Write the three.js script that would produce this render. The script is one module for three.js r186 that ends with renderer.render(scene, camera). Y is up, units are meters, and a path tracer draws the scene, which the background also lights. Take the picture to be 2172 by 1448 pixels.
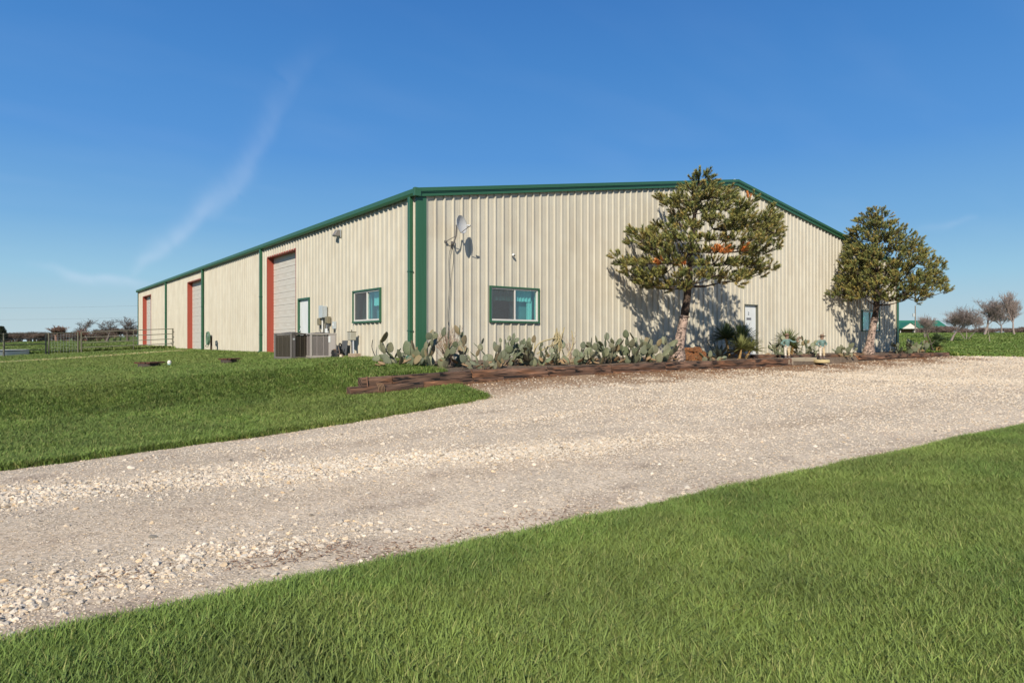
import * as THREE from 'three';
import { mergeGeometries, mergeVertices } from 'three/addons/utils/BufferGeometryUtils.js';
import { RoundedBoxGeometry } from 'three/addons/geometries/RoundedBoxGeometry.js';
import { MarchingCubes } from 'three/addons/objects/MarchingCubes.js';
import { FontLoader } from 'three/addons/loaders/FontLoader.js';
import { TextGeometry } from 'three/addons/geometries/TextGeometry.js';

// ---------------------------------------------------------------- camera, sky, sun, exposure
const scene = new THREE.Scene();
const camera = new THREE.PerspectiveCamera(53.66, 1024 / 682, 0.1, 3000);
camera.position.set(-9.535, 0.56, 16.867);
camera.lookAt(-9.535 + 0.6074, 0.56, 16.867 - 0.7944);
scene.add(camera);
const renderer = new THREE.WebGLRenderer({ antialias: true });
renderer.setSize(1024, 682);
renderer.toneMapping = THREE.LinearToneMapping;
renderer.toneMappingExposure = 1.36;
renderer.shadowMap.enabled = true;

const SUN = new THREE.Vector3(-1.12, 1.0, 1.0).normalize();
const sun = new THREE.DirectionalLight(new THREE.Color(1.0, 0.93, 0.8), 4.2);
sun.position.copy(SUN).multiplyScalar(120);
sun.castShadow = true; sun.shadow.radius = 1;
sun.shadow.mapSize.set(4096, 4096);
Object.assign(sun.shadow.camera, { left: -60, right: 60, top: 60, bottom: -60, near: 1, far: 300 });
scene.add(sun, sun.target);

// ---------------------------------------------------------------- random, noise, small maths
function rng(seed) { let a = seed >>> 0; return () => { a |= 0; a = a + 0x6D2B79F5 | 0; let t = Math.imul(a ^ a >>> 15, 1 | a); t = t + Math.imul(t ^ t >>> 7, 61 | t) ^ t; return ((t ^ t >>> 14) >>> 0) / 4294967296; }; }
const clamp = (x, a = 0, b = 1) => Math.min(b, Math.max(a, x));
const mix = (a, b, t) => a + (b - a) * t;
const ss = (a, b, x) => { const t = clamp((x - a) / (b - a)); return t * t * (3 - 2 * t); };
function interp(x, xs, ys) { if (x <= xs[0]) return ys[0]; for (let i = 1; i < xs.length; i++) if (x <= xs[i]) return mix(ys[i - 1], ys[i], (x - xs[i - 1]) / (xs[i] - xs[i - 1])); return ys[ys.length - 1]; }
function hash2(x, y, s = 0) { let h = Math.imul(x | 0, 374761393) + Math.imul(y | 0, 668265263) + Math.imul(s | 0, 974634777); h = Math.imul(h ^ h >>> 13, 1274126177); return ((h ^ h >>> 16) >>> 0) / 4294967296; }
function vnoise(x, y, s = 0, per = 0) {
  let x0 = Math.floor(x), y0 = Math.floor(y); const fx = x - x0, fy = y - y0, u = fx * fx * (3 - 2 * fx), v = fy * fy * (3 - 2 * fy);
  let x1 = x0 + 1, y1 = y0 + 1;
  if (per) { x0 = ((x0 % per) + per) % per; x1 = ((x1 % per) + per) % per; y0 = ((y0 % per) + per) % per; y1 = ((y1 % per) + per) % per; }
  return mix(mix(hash2(x0, y0, s), hash2(x1, y0, s), u), mix(hash2(x0, y1, s), hash2(x1, y1, s), u), v);
}
function fbm(x, y, s = 0, oct = 4, per = 0) { let a = 0.5, t = 0, n = 0; for (let i = 0; i < oct; i++) { t += a * vnoise(x, y, s + i, per); n += a; a *= 0.5; x *= 2; y *= 2; per *= 2; } return t / n; }

// ---------------------------------------------------------------- sky: clear winter blue, a thin drifting contrail and low cirrus
{
  const W = 2048, HH = 1024, data = new Float32Array(W * HH * 4);
  const F = [0.6074, -0.7944], R = [0.7944, 0.6074], f = 1431;
  const el = [0, 1.8, 5, 9, 15, 22, 27, 40, 90];
  const cr = [0.40, 0.366, 0.255, 0.150, 0.080, 0.053, 0.041, 0.031, 0.021];
  const cg = [0.505, 0.487, 0.45, 0.338, 0.242, 0.190, 0.157, 0.118, 0.083];
  const cb = [0.545, 0.54, 0.588, 0.57, 0.536, 0.468, 0.42, 0.345, 0.26];
  // strokes of ice cloud: direction given as tangent-plane offsets, half width, strength
  const strokes = [
    [[0.27, 0.50, 26, .05], [-0.31 + 0.04, 0.47, 26, .05]],
    [[-0.255, 0.455, 30, .0], [-0.33, 0.38, 28, .06], [-0.375, 0.28, 28, .12], [-0.415, 0.225, 28, .18], [-0.462, 0.185, 25, .22], [-0.505, 0.148, 20, .26], [-0.545, 0.116, 14, .24], [-0.565, 0.098, 10, .08]],
    [[-0.73, 0.124, 8, .0], [-0.665, 0.107, 10, .24], [-0.605, 0.094, 11, .36], [-0.56, 0.087, 10, .22], [-0.52, 0.083, 9, .0]],
    [[0.60, 0.165, 7, .04], [0.65, 0.176, 8, .14], [0.69, 0.181, 6, .05]],
  ].slice(1);
  for (let j = 0; j < HH; j++) {
    const e = ((j + 0.5) / HH - 0.5) * Math.PI, ed = Math.max(0, e * 180 / Math.PI), ce = Math.cos(e), se = Math.sin(e);
    for (let i = 0; i < W; i++) {
      const az = ((i + 0.5) / W - 0.5) * 2 * Math.PI, dx = Math.cos(az) * ce, dz = Math.sin(az) * ce;
      let r = interp(ed, el, cr), g = interp(ed, el, cg), b = interp(ed, el, cb);
      r *= 0.945; g *= 0.945; b *= 0.945;
      const q = 1 + 0.05 * (fbm(dx * 1.7 + 5, dz * 1.7 + 9, 3, 2) - 0.5);
      r *= q; g *= q; b *= q;
      let c = 0;
      if (ed > 0) { // faint cirrus veil all round the horizon
        const t = 1 / (se + 0.12); c += 0.07 * Math.max(0, fbm(dx * t * 2.2 + 20, dz * t * 6 + 7, 11, 4) - 0.5) * ss(0, 4, ed) * (1 - ss(16, 40, ed));
      }
      const Z = dx * F[0] + dz * F[1];
      if (Z > 0.15 && ed > 0.2) {
        const X = (dx * R[0] + dz * R[1]) / Z, Y = se / Z;
        for (const st of strokes) for (let k = 0; k + 1 < st.length; k++) {
          const [ax, ay, aw, as] = st[k], [bx, by, bw, bs] = st[k + 1], vx = bx - ax, vy = by - ay, L2 = vx * vx + vy * vy;
          let t = ((X - ax) * vx + (Y - ay) * vy) / L2; if (t < -0.001 || t > 1.001) continue;
          const L = Math.sqrt(L2), wob = (fbm(X * 22, Y * 22, 40, 3) - 0.5) * 0.02;
          const n = ((X - ax) * vy - (Y - ay) * vx) / L + wob, w = mix(aw, bw, t) / f;
          const side = n < 0 ? Math.exp(-Math.pow(n / (w * 0.62), 2)) : Math.exp(-Math.pow(n / (w * 1.25), 2));
          c = Math.max(c, mix(as, bs, t) * side * (0.55 + 0.75 * fbm(X * 60 + Y * 30, Y * 26, 50, 4)));
        }
      }
      const k4 = (j * W + i) * 4;
      data[k4] = mix(r, 0.56, c * 0.8); data[k4 + 1] = mix(g, 0.62, c * 0.8); data[k4 + 2] = mix(b, 0.74, c * 0.8); data[k4 + 3] = 1;
    }
  }
  const sky = new THREE.DataTexture(data, W, HH, THREE.RGBAFormat, THREE.FloatType);
  sky.mapping = THREE.EquirectangularReflectionMapping; sky.magFilter = THREE.LinearFilter; sky.colorSpace = THREE.LinearSRGBColorSpace; sky.needsUpdate = true;
  scene.background = sky; scene.environment = sky;
}

// ---------------------------------------------------------------- naming, materials, geometry helpers
const used = {};
function numbered(n) { used[n] = (used[n] ?? -1) + 1; return used[n] ? n + '_' + String(used[n]).padStart(3, '0') : n; }
function thing(name, label, category, pos = [0, 0, 0], turn = 0, group) {
  const o = new THREE.Group(); o.name = numbered(name); o.position.set(...pos); o.rotation.y = turn;
  o.userData = { label, category }; if (group) o.userData.group = group; scene.add(o); return o;
}
function part(name, geo, mat, parent, label) {
  const m = new THREE.Mesh(geo, mat); m.name = name; m.castShadow = m.receiveShadow = true; if (label) m.userData.label = label; parent.add(m); return m;
}
function group(name, parent) { const g = new THREE.Group(); g.name = name; parent.add(g); return g; }
function solo(name, geo, mat, label, category, grp) { const m = part(numbered(name), geo, mat, scene); m.userData = { label, category }; if (grp) m.userData.group = grp; return m; }
function struct(name, geo, mat, kind = 'structure', label) { const m = part(numbered(name), geo, mat, scene); m.userData = { kind }; if (label) { m.userData.label = label; } return m; }
const V = (x, y, z) => new THREE.Vector3(x, y, z);
function clean(g) { if (g.index) g = g.toNonIndexed(); for (const k of Object.keys(g.attributes)) if (!['position', 'normal', 'uv'].includes(k)) g.deleteAttribute(k); return g; }
const merge = list => mergeGeometries(list.map(clean), false);
function box(w, h, d, x = 0, y = 0, z = 0, r = 0, rx = 0, ry = 0, rz = 0) {
  const g = r ? new RoundedBoxGeometry(w, h, d, 2, r) : new THREE.BoxGeometry(w, h, d);
  if (rz) g.rotateZ(rz); if (rx) g.rotateX(rx); if (ry) g.rotateY(ry); g.translate(x, y, z); return g;
}
function span(x0, x1, y0, y1, z0, z1, r = 0) { return box(x1 - x0, y1 - y0, z1 - z0, (x0 + x1) / 2, (y0 + y1) / 2, (z0 + z1) / 2, r); }
function cyl(r0, r1, h, x = 0, y = 0, z = 0, seg = 12) { const g = new THREE.CylinderGeometry(r1, r0, h, seg); g.translate(x, y, z); return g; }
// a tapered tube through points with a radius at each
function tube(pts, radii, seg = 8, cap = true) {
  const P = [], N = [], U = [], I = []; let up = V(0, 1, 0), prev = null, len = 0;
  for (let i = 0; i < pts.length; i++) {
    const t = V().copy ? new THREE.Vector3().subVectors(pts[Math.min(i + 1, pts.length - 1)], pts[Math.max(i - 1, 0)]).normalize() : null;
    let a = prev ? prev.clone().addScaledVector(t, -prev.dot(t)) : (Math.abs(t.y) > 0.9 ? V(1, 0, 0) : up).clone().addScaledVector(t, -(Math.abs(t.y) > 0.9 ? t.x : t.y));
    if (a.lengthSq() < 1e-8) a = V(t.z, t.x, t.y); a.normalize(); prev = a;
    const b = new THREE.Vector3().crossVectors(t, a); if (i) len += pts[i].distanceTo(pts[i - 1]);
    const r = Array.isArray(radii) ? radii[i] : radii;
    for (let k = 0; k <= seg; k++) { const th = k / seg * Math.PI * 2, c = Math.cos(th), s = Math.sin(th), n = a.clone().multiplyScalar(c).addScaledVector(b, s); P.push(pts[i].x + n.x * r, pts[i].y + n.y * r, pts[i].z + n.z * r); N.push(n.x, n.y, n.z); U.push(k / seg * r * 6.28, len); }
  }
  for (let i = 0; i + 1 < pts.length; i++) for (let k = 0; k < seg; k++) { const q = i * (seg + 1) + k; I.push(q, q + 1, q + seg + 1, q + 1, q + seg + 2, q + seg + 1); }
  if (cap) for (const [i, f] of [[0, 1], [pts.length - 1, 0]]) { const c = P.length / 3; P.push(pts[i].x, pts[i].y, pts[i].z); const t = new THREE.Vector3().subVectors(pts[f ? 0 : i], pts[f ? 1 : i - 1]).normalize(); N.push(t.x, t.y, t.z); U.push(0, 0); for (let k = 0; k < seg; k++) { const q = i * (seg + 1) + k; f ? I.push(c, q + 1, q) : I.push(c, q, q + 1); } }
  const g = new THREE.BufferGeometry(); g.setAttribute('position', new THREE.Float32BufferAttribute(P, 3)); g.setAttribute('normal', new THREE.Float32BufferAttribute(N, 3)); g.setAttribute('uv', new THREE.Float32BufferAttribute(U, 2)); g.setIndex(I); return g;
}
function mirrorX(g) { g = clean(g); g.scale(-1, 1, 1); for (const a of Object.values(g.attributes)) { const k = a.itemSize, d = a.array; for (let t = 0; t < a.count; t += 3) for (let c = 0; c < k; c++) { const q = d[(t + 1) * k + c]; d[(t + 1) * k + c] = d[(t + 2) * k + c]; d[(t + 2) * k + c] = q; } } g.computeVertexNormals(); return g; }
function curve(pts, n = 16) { return new THREE.CatmullRomCurve3(pts.map(p => V(...p))).getPoints(n); }
function tex(w, h, fn, srgb = true, rep = [1, 1]) {
  const d = new Uint8Array(w * h * 4);
  for (let j = 0; j < h; j++) for (let i = 0; i < w; i++) { const c = fn(i / w, j / h, i, j), k = (j * w + i) * 4; d[k] = clamp(c[0]) * 255; d[k + 1] = clamp(c[1]) * 255; d[k + 2] = clamp(c[2]) * 255; d[k + 3] = 255; }
  const t = new THREE.DataTexture(d, w, h); t.wrapS = t.wrapT = THREE.RepeatWrapping; t.magFilter = THREE.LinearFilter; t.minFilter = THREE.LinearMipmapLinearFilter; t.generateMipmaps = true;
  if (srgb) t.colorSpace = THREE.SRGBColorSpace; t.repeat.set(...rep); t.needsUpdate = true; return t;
}
const lin = (r, g, b) => new THREE.Color().setRGB(r, g, b);
const mat = (c, rough = 0.6, o = {}) => new THREE.MeshStandardMaterial({ color: lin(...c), roughness: rough, side: THREE.DoubleSide, ...o });

// grime: a nearly white map with specks, vertical runs and blotches, multiplied over paint
const grimeTex = tex(512, 512, (u, v) => {
  const runs = fbm(u * 48, v * 3, 21, 3, 0), blot = fbm(u * 5, v * 5, 31, 4, 5), speck = hash2(u * 512, v * 512, 4);
  let g = 0.95 + 0.07 * (blot - 0.5) + 0.035 * (runs - 0.5) + 0.03 * (speck - 0.5); if (speck > 0.9985) g -= 0.25;
  return [g, g * (0.985 + 0.02 * blot), g * (0.955 + 0.04 * blot)];
});
const woodTex = tex(512, 512, (u, v) => {
  const g = fbm(u * 14, v * 34, 5, 4, 0), c = fbm(u * 7, v * 7, 15, 4, 7), cr = ss(0.60, 0.68, fbm(u * 7, v * 22, 25, 4, 0));
  const red = ss(0.45, 0.7, fbm(u * 5, v * 5, 35, 3, 5)), b = mix(0.42, 0.80, g) * mix(0.55, 1.25, c) * (1 - 0.8 * cr); return [b * 1.02, b * mix(0.88, 0.81, red), b * mix(0.80, 0.66, red)];
});
const woodBump = tex(512, 512, (u, v) => { const g = fbm(u * 14, v * 34, 5, 4, 0), cr = ss(0.60, 0.68, fbm(u * 7, v * 22, 25, 4, 0)); const b = g * 0.6 + 0.3 - cr * 0.6; return [b, b, b]; }, false);
const barkTex = tex(256, 512, (u, v) => { const a = fbm(u * 10, v * 14, 61, 4, 0), c = ss(0.5, 0.62, fbm(u * 16, v * 26, 71, 3, 0)); const b = mix(0.55, 0.95, a) * (1 - 0.45 * c); return [b, b * 0.93, b * 0.88]; });
const M = {
  wall: mat([0.60, 0.545, 0.425], 0.5, { map: grimeTex }),
  green: mat([0.034, 0.116, 0.060], 0.38, { map: grimeTex }),
  greenDark: mat([0.02, 0.085, 0.052], 0.45),
  red: mat([0.34, 0.062, 0.036], 0.6, { map: grimeTex }),
  rollDoor: mat([0.62, 0.575, 0.52], 0.55, { map: grimeTex }),
  whiteDoor: mat([0.76, 0.77, 0.78], 0.4, { map: grimeTex }),
  vinyl: mat([0.62, 0.58, 0.52], 0.45),
  seal: mat([0.03, 0.03, 0.03], 0.8),
  galv: mat([0.45, 0.46, 0.47], 0.4, { metalness: 0.5 }),
  concrete: mat([0.42, 0.39, 0.34], 0.9, { map: grimeTex }),
  steel: mat([0.55, 0.55, 0.55], 0.3, { metalness: 1 }),
  black: mat([0.018, 0.018, 0.02], 0.6),
  greyBox: mat([0.48, 0.52, 0.54], 0.45, { map: grimeTex }),
  tanBox: mat([0.24, 0.21, 0.14], 0.6, { map: grimeTex }),
  pvc: mat([0.62, 0.60, 0.56], 0.5),
  darkWood: mat([0.22, 0.15, 0.12], 0.9, { map: woodTex, bumpMap: woodBump, bumpScale: 0.012 }),
  curtain: mat([0.72, 0.70, 0.64], 0.9),
  interior: mat([0.16, 0.15, 0.13], 0.9),
  screen: mat([0.13, 0.13, 0.135], 0.7),
};
M.glass = new THREE.MeshPhysicalMaterial({ color: lin(0.60, 0.87, 0.87), roughness: 0.02, transmission: 1, thickness: 0, ior: 2.0, side: THREE.DoubleSide });
// ---------------------------------------------------------------- terrain height
const ZTX = [-3.3, 0.3, 12.7, 31, 37], ZTZ = [2.9, 2.8, 2.6, 2.4, 4.1];
const ztie = x => interp(x, ZTX, ZTZ);
const topTie = x => interp(x, [-3.3, 0.3, 6, 12.7, 30], [-0.25, -0.15, -0.12, -0.10, -0.06]);
const Bz = z => z <= 0 ? 0 : interp(z, [0, 2.6, 6.5, 12.8, 17, 40, 200], [0, -0.38, -0.70, -1.0, -1.06, -1.25, -2]);
function hSmooth(x, z) {
  let h = Bz(z) * (1 - 0.45 * ss(14, 34, x) * (1 - ss(2.5, 9, z))) - 0.05 * clamp(-x, 0, 9) * (1 - clamp(z / 10));
  h -= 0.13 * ss(2.0, -2.5, x) * ss(0.3, 2.7, z) * (1 - ss(3.5, 9, z)) * ss(-14, -8, x);
  h += 1.2 * clamp((-x - 40) / 160) + 0.6 * clamp((-z - 80) / 160);
  if (x > 28) h += 1.7 * ss(0, 70, (x - 32) * 0.8 + (2.3 - z) * 0.6) * (1 - ss(2, 8, z));
  return h;
}
function H(x, z) {
  let h = hSmooth(x, z);
  const t = ztie(x);
  if (z > 0 && z < t) { const w = ss(-3.35, -2.5, x) * (1 - ss(31, 32.5, x)); h = mix(h, (topTie(x) - 0.03) * z / t, w); }
  const inside = x > 0.1 && x < 30.4 && z < -0.1 && z > -47.5;
  if (!inside && Math.abs(x) < 60 && Math.abs(z) < 60) h += 0.05 * (fbm(x * 0.35 + 40, z * 0.35 + 80, 90, 3) - 0.5) * ss(0.3, 3, Math.max(-x, x - 30.5, z, -47.6 - z));
  return h;
}
const gravelFar = x => { const e = interp(x, [-60, -9.5, -8, -5.1, -0.8], [24, 7.45, 6.9, 6.05, 4.75]) + 0.10 * (fbm(x * 1.3, 3, 77, 3) - 0.5); return x < -0.95 ? e : mix(e, ztie(x) + 0.07, ss(-0.95, -0.55, x)); };
const gravelNear = x => 12.68 + 0.012 * clamp(x, -12, 14) + 0.05 * (fbm(x * 1.6, 9, 78, 4) - 0.5);
// leaf mould lying along the timbers
const mould = (x, z) => x > -1.6 ? ss(2.2, 0.3, z - ztie(x) - 0.35 + 2.6 * (fbm(x * 0.8, z * 1.5, 27, 4) - 0.5)) * ss(34, 26, x) : 0;
const inBed = x => x > -0.7 && x < 30.9;

// ---------------------------------------------------------------- ground sheets: one warped grid, split where lawn, bed and gravel meet
{
  const xs = []; for (let x = -900; x < -60; x += 60) xs.push(x); for (let x = -60; x < -16; x += 1.5) xs.push(x); for (let x = -16; x < 34; x += 0.2) xs.push(x); for (let x = 34; x < 100; x += 1.5) xs.push(x); for (let x = 100; x <= 900; x += 50) xs.push(x);
  const rows = []; // [zone, z(x)]
  for (const z of [-900, -700, -500, -400, -300, -250, -200, -160, -130, -110, -95, -80, -70, -60, -54]) rows.push(['lawn', () => z]);
  for (let z = -50; z < 0; z += 1) rows.push(['lawn', () => z]);
  for (let k = 0; k <= 10; k++) rows.push([k < 10 ? 'bed' : 'step', x => (ztie(x) - 0.07) * k / 10]);
  for (let k = 0; k < 14; k++) rows.push(['lawn', x => mix(ztie(x) + 0.07, gravelFar(x), k / 14)]);
  for (let k = 0; k < 70; k++) rows.push(['gravel', x => mix(gravelFar(x), gravelNear(x), k / 70)]);
  for (let k = 0; k <= 24; k++) rows.push(['lawn', x => mix(gravelNear(x), 22, k / 24)]);
  for (const z of [28, 40, 70, 120, 250, 500, 900]) rows.push(['lawn', () => z]);
  const nx = xs.length, nr = rows.length, P = [], U = [], C = [];
  for (let r = 0; r < nr; r++) for (let i = 0; i < nx; i++) { const x = xs[i], z = rows[r][1](x); P.push(x, H(x, z), z); U.push(x, z); }
  const zones = { lawn: [], bed: [], gravel: [] };
  for (let r = 0; r + 1 < nr; r++) for (let i = 0; i + 1 < nx; i++) {
    const a = r * nx + i, b = a + 1, c = a + nx, d = c + 1, xm = (xs[i] + xs[i + 1]) / 2; let zn = rows[r][0]; if (zn === 'step') zn = 'bed'; if (zn === 'bed' && !inBed(xm)) zn = 'lawn';
    if (Math.abs(P[c * 3 + 2] - P[a * 3 + 2]) < 1e-4 && Math.abs(P[d * 3 + 2] - P[b * 3 + 2]) < 1e-4) continue;
    zones[zn].push(a, c, b, b, c, d);
  }
  const build = (idx, colour) => {
    const map = new Map(), p = [], u = [], c = [], ii = [];
    for (const k of idx) { let m = map.get(k); if (m === undefined) { m = p.length / 3; map.set(k, m); p.push(P[k * 3], P[k * 3 + 1], P[k * 3 + 2]); u.push(U[k * 2], U[k * 2 + 1]); c.push(...colour(P[k * 3], P[k * 3 + 2])); } ii.push(m); }
    const g = new THREE.BufferGeometry(); g.setAttribute('position', new THREE.Float32BufferAttribute(p, 3)); g.setAttribute('uv', new THREE.Float32BufferAttribute(u, 2)); g.setAttribute('color', new THREE.Float32BufferAttribute(c, 3)); g.setIndex(ii); g.computeVertexNormals(); return g;
  };
  const soilTex = tex(1024, 1024, (u, v, i, j) => { const a = fbm(u * 12, v * 12, 101, 5, 12), s = hash2(i, j, 8), b = fbm(u * 90, v * 90, 102, 2, 90); const g = 0.6 + 0.35 * a + 0.3 * (b - 0.5) + 0.12 * (s - 0.5); return [g, g, g]; }, true, [1 / 3.1, 1 / 3.1]);
  const gravelTex = tex(2048, 2048, (u, v, i, j) => {
    const a = fbm(u * 9, v * 9, 111, 4, 9), b = vnoise(u * 190, v * 190, 112, 190), c = vnoise(u * 420, v * 420, 113, 420), s = hash2(i, j, 9), dk = ss(0.78, 0.9, vnoise(u * 260, v * 260, 114, 260));
    const g = 0.915 + 0.10 * (a - 0.5) + 0.16 * (b - 0.5) + 0.15 * (c - 0.5) + 0.08 * (s - 0.5) - 0.24 * dk; return [g, g * mix(0.975, 1.0, b), g * mix(0.94, 1.0, b)];
  }, true, [1 / 4.3, 1 / 4.3]);
  const gravelBump = tex(2048, 2048, (u, v, i, j) => { const b = vnoise(u * 190, v * 190, 112, 190), c = vnoise(u * 420, v * 420, 113, 420), d = vnoise(u * 70, v * 70, 115, 70); const g = 0.4 * b + 0.3 * c + 0.3 * d; return [g, g, g]; }, false, [1 / 4.3, 1 / 4.3]);
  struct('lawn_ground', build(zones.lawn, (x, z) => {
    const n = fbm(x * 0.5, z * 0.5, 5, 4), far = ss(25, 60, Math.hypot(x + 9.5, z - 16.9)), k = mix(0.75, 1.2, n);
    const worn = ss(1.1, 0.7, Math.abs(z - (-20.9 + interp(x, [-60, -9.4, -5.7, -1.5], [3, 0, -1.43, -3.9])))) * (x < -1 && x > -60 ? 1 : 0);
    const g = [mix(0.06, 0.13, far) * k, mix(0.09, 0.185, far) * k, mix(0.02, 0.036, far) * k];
    return [mix(g[0], 0.26, worn), mix(g[1], 0.25, worn), mix(g[2], 0.12, worn)];
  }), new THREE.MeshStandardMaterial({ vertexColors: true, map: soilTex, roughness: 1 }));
  struct('planting_bed_soil', build(zones.bed, (x, z) => { const n = fbm(x * 1.6, z * 1.6, 6, 4), k = mix(0.7, 1.25, n); return [0.23 * k, 0.16 * k, 0.105 * k]; }), new THREE.MeshStandardMaterial({ vertexColors: true, map: soilTex, bumpMap: gravelBump, bumpScale: 0.02, roughness: 1 }));
  struct('gravel_drive', build(zones.gravel, (x, z) => {
    let k = mix(0.84, 1.1, fbm(x * 0.35, z * 1.1, 7, 4)) * mix(0.86, 1.12, fbm(x * 1.3, z * 3.1, 19, 4)), c = [0.70, 0.572, 0.42];
    const zc = z - 0.11 * (x + 9);                                           // ruts run slightly askew
    const rut = Math.max(ss(0.65, 0.1, Math.abs(z - 8.2 + 0.05 * (x + 9))), ss(0.6, 0.1, Math.abs(z - 10.75 + 0.03 * (x + 9)))) * fbm(x * 0.5, z * 2, 17, 3);
    c = [mix(c[0], 0.59, rut), mix(c[1], 0.455, rut), mix(c[2], 0.315, rut)];
    const brown = mould(x, z);
    c = [mix(c[0], 0.33, brown * 0.85), mix(c[1], 0.20, brown * 0.85), mix(c[2], 0.105, brown * 0.85)];
    const edge = ss(0.55, 0.0, gravelNear(x) - z) * ss(0.45, 0.62, fbm(x * 1.1, z * 2.5, 37, 3)), st = ss(0.66, 0.76, fbm(x * 1.4, z * 2.2, 47, 4)) * 0.35;
    const e = Math.max(edge * 0.7, st); c = [mix(c[0], 0.30, e), mix(c[1], 0.205, e), mix(c[2], 0.145, e)];
    return c.map(v => v * k);
  }), new THREE.MeshStandardMaterial({ vertexColors: true, map: gravelTex, bumpMap: gravelBump, bumpScale: 0.009, roughness: 0.95 }));
}
// ---------------------------------------------------------------- loose stones, leaf litter, grass: real pieces, far too many to count
const CAM = camera.position;
const viewXZ = (x, z, pad = 1.12, m = 1.2) => { const dx = x - CAM.x, dz = z - CAM.z, Z = dx * 0.6074 - dz * 0.7944, X = dx * 0.7944 + dz * 0.6074; return [Z, Z > 1.6 && Math.abs(X) < 0.759 * Z * pad + m]; };
function scatter(name, label, geo, material, list) {          // list of [x, y, z, sx, sy, sz, yaw, pitch, colour]
  const im = new THREE.InstancedMesh(geo, material, list.length), m = new THREE.Matrix4(), q = new THREE.Quaternion(), e = new THREE.Euler(), col = new THREE.Color();
  list.forEach((s, i) => { e.set(s[7], s[6], (s[7] * 1.7) % 1, 'YXZ'); q.setFromEuler(e); m.compose(V(s[0], s[1], s[2]), q, V(s[3], s[4], s[5])); im.setMatrixAt(i, m); col.setRGB(...s[8]); im.setColorAt(i, col); });
  im.name = numbered(name); im.userData = { kind: 'stuff', label }; im.castShadow = im.receiveShadow = true; scene.add(im); return im;
}
{
  const r = rng(11), stone = new THREE.IcosahedronGeometry(1, 1), sp = stone.attributes.position;
  for (let i = 0; i < sp.count; i++) { const x = sp.getX(i), y = sp.getY(i), z = sp.getZ(i), n = 0.62 + 0.62 * vnoise(x * 1.5 + 9, y * 1.5 + z * 1.7 + 4, 5); sp.setXYZ(i, x * n, y * n, z * n); }
  stone.computeVertexNormals();
  const list = [], put = (x, z, s) => {
    const t = r(), b = mix(0.44, s > .012 ? 0.70 : 0.63, Math.pow(r(), 0.9)), warm = r() < 0.10 ? 0.75 : 1, dark = r() < 0.05 ? 0.45 : 1;
    list.push([x, H(x, z) + s * 0.12, z, s * mix(0.8, 1.35, r()), s * mix(0.5, 0.8, r()), s * mix(0.8, 1.35, r()), r() * 6.28, (r() - 0.5) * 0.7, [b * dark, b * dark * mix(0.80, 0.88, t) * (warm < 1 ? 0.9 : 1), b * dark * mix(0.58, 0.71, t) * warm]]);
  };
  const dens = (x, z) => {
    const w1 = Math.exp(-Math.pow((z - 9.45 - 0.15 * (x + 8) - 0.7 * (fbm(x * 0.45, 2, 58, 3) - 0.5)) / mix(0.3, 0.7, fbm(x * 0.8, 5, 59, 2)), 2)) * ss(2, -6, x) * (0.45 + 0.8 * fbm(x * 1.3, z * 1.3, 60, 3)), w2 = Math.exp(-Math.pow((z - 11.85) / 0.4, 2)) * (0.1 + 0.9 * ss(-5, -8.5, x)) * 0.55, w3 = Math.exp(-Math.pow((z - 7.6) / 0.4, 2)) * 0.15, n = fbm(x * 0.9, z * 1.6, 57, 4);
    return clamp((0.03 + w1 * 1.1 + w2 + w3) * ss(0.2, 0.7, n + w1 * 0.3));
  };
  let n = 0;
  while (list.length < 120000 && n++ < 9e5) {
    const Z = 3 + 21 * Math.pow(r(), 1.7), X = (r() * 2 - 1) * (0.78 * Z + 1), x = CAM.x + Z * 0.6074 + X * 0.7944, z = CAM.z - Z * 0.7944 + X * 0.6074;
    if (z > gravelNear(x) + 0.04 || z < gravelFar(x) + 0.02) continue;
    const d = dens(x, z), big = Math.max(0.0035, Z * 0.0007);
    if (r() > 0.10 + d) continue;
    const s = (r() < d * 0.42) ? mix(0.009, 0.026, Math.pow(r(), 2.0)) : big * mix(0.8, 1.9, r());
    if (r() < mould(x, z) * 0.8) continue;
    put(x, z, s);
  }
  for (let k = 0; k < 90000; k++) { const Z = 22 + 26 * Math.pow(r(), 1.3), X = Z * mix(-.1, .82, r()), x = CAM.x + Z * 0.6074 + X * 0.7944, z = CAM.z - Z * 0.7944 + X * 0.6074; if (z > gravelNear(x) || z < gravelFar(x) + 0.02 || r() < mould(x, z) * 0.8 || r() > .2 + .6 * fbm(x * .7, z * 1.4, 61, 3)) continue; put(x, z, Z * mix(.0005, .0011, r())); }
  for (let k = 0; k < 150; k++) { const x = -12 + 16 * r(), z = 7.5 + 5.2 * r(); if (z < gravelFar(x) || z > gravelNear(x)) continue; put(x, z, mix(0.02, 0.042, r() * r())); }
  scatter('gravel_stones', 'pale loose limestone gravel strewn over the drive', stone, new THREE.MeshStandardMaterial({ color: 0xffffff, roughness: 0.9 }), list);

  // dry leaves and needles along the timbers
  const lf = new THREE.BufferGeometry(); lf.setAttribute('position', new THREE.Float32BufferAttribute([-1, 0, 0, -0.2, 0.18, 0.45, 1, 0.05, 0, -0.1, 0.25, -0.5], 3)); lf.setIndex([0, 1, 2, 0, 2, 3]); lf.computeVertexNormals();
  const ll = [];
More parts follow.
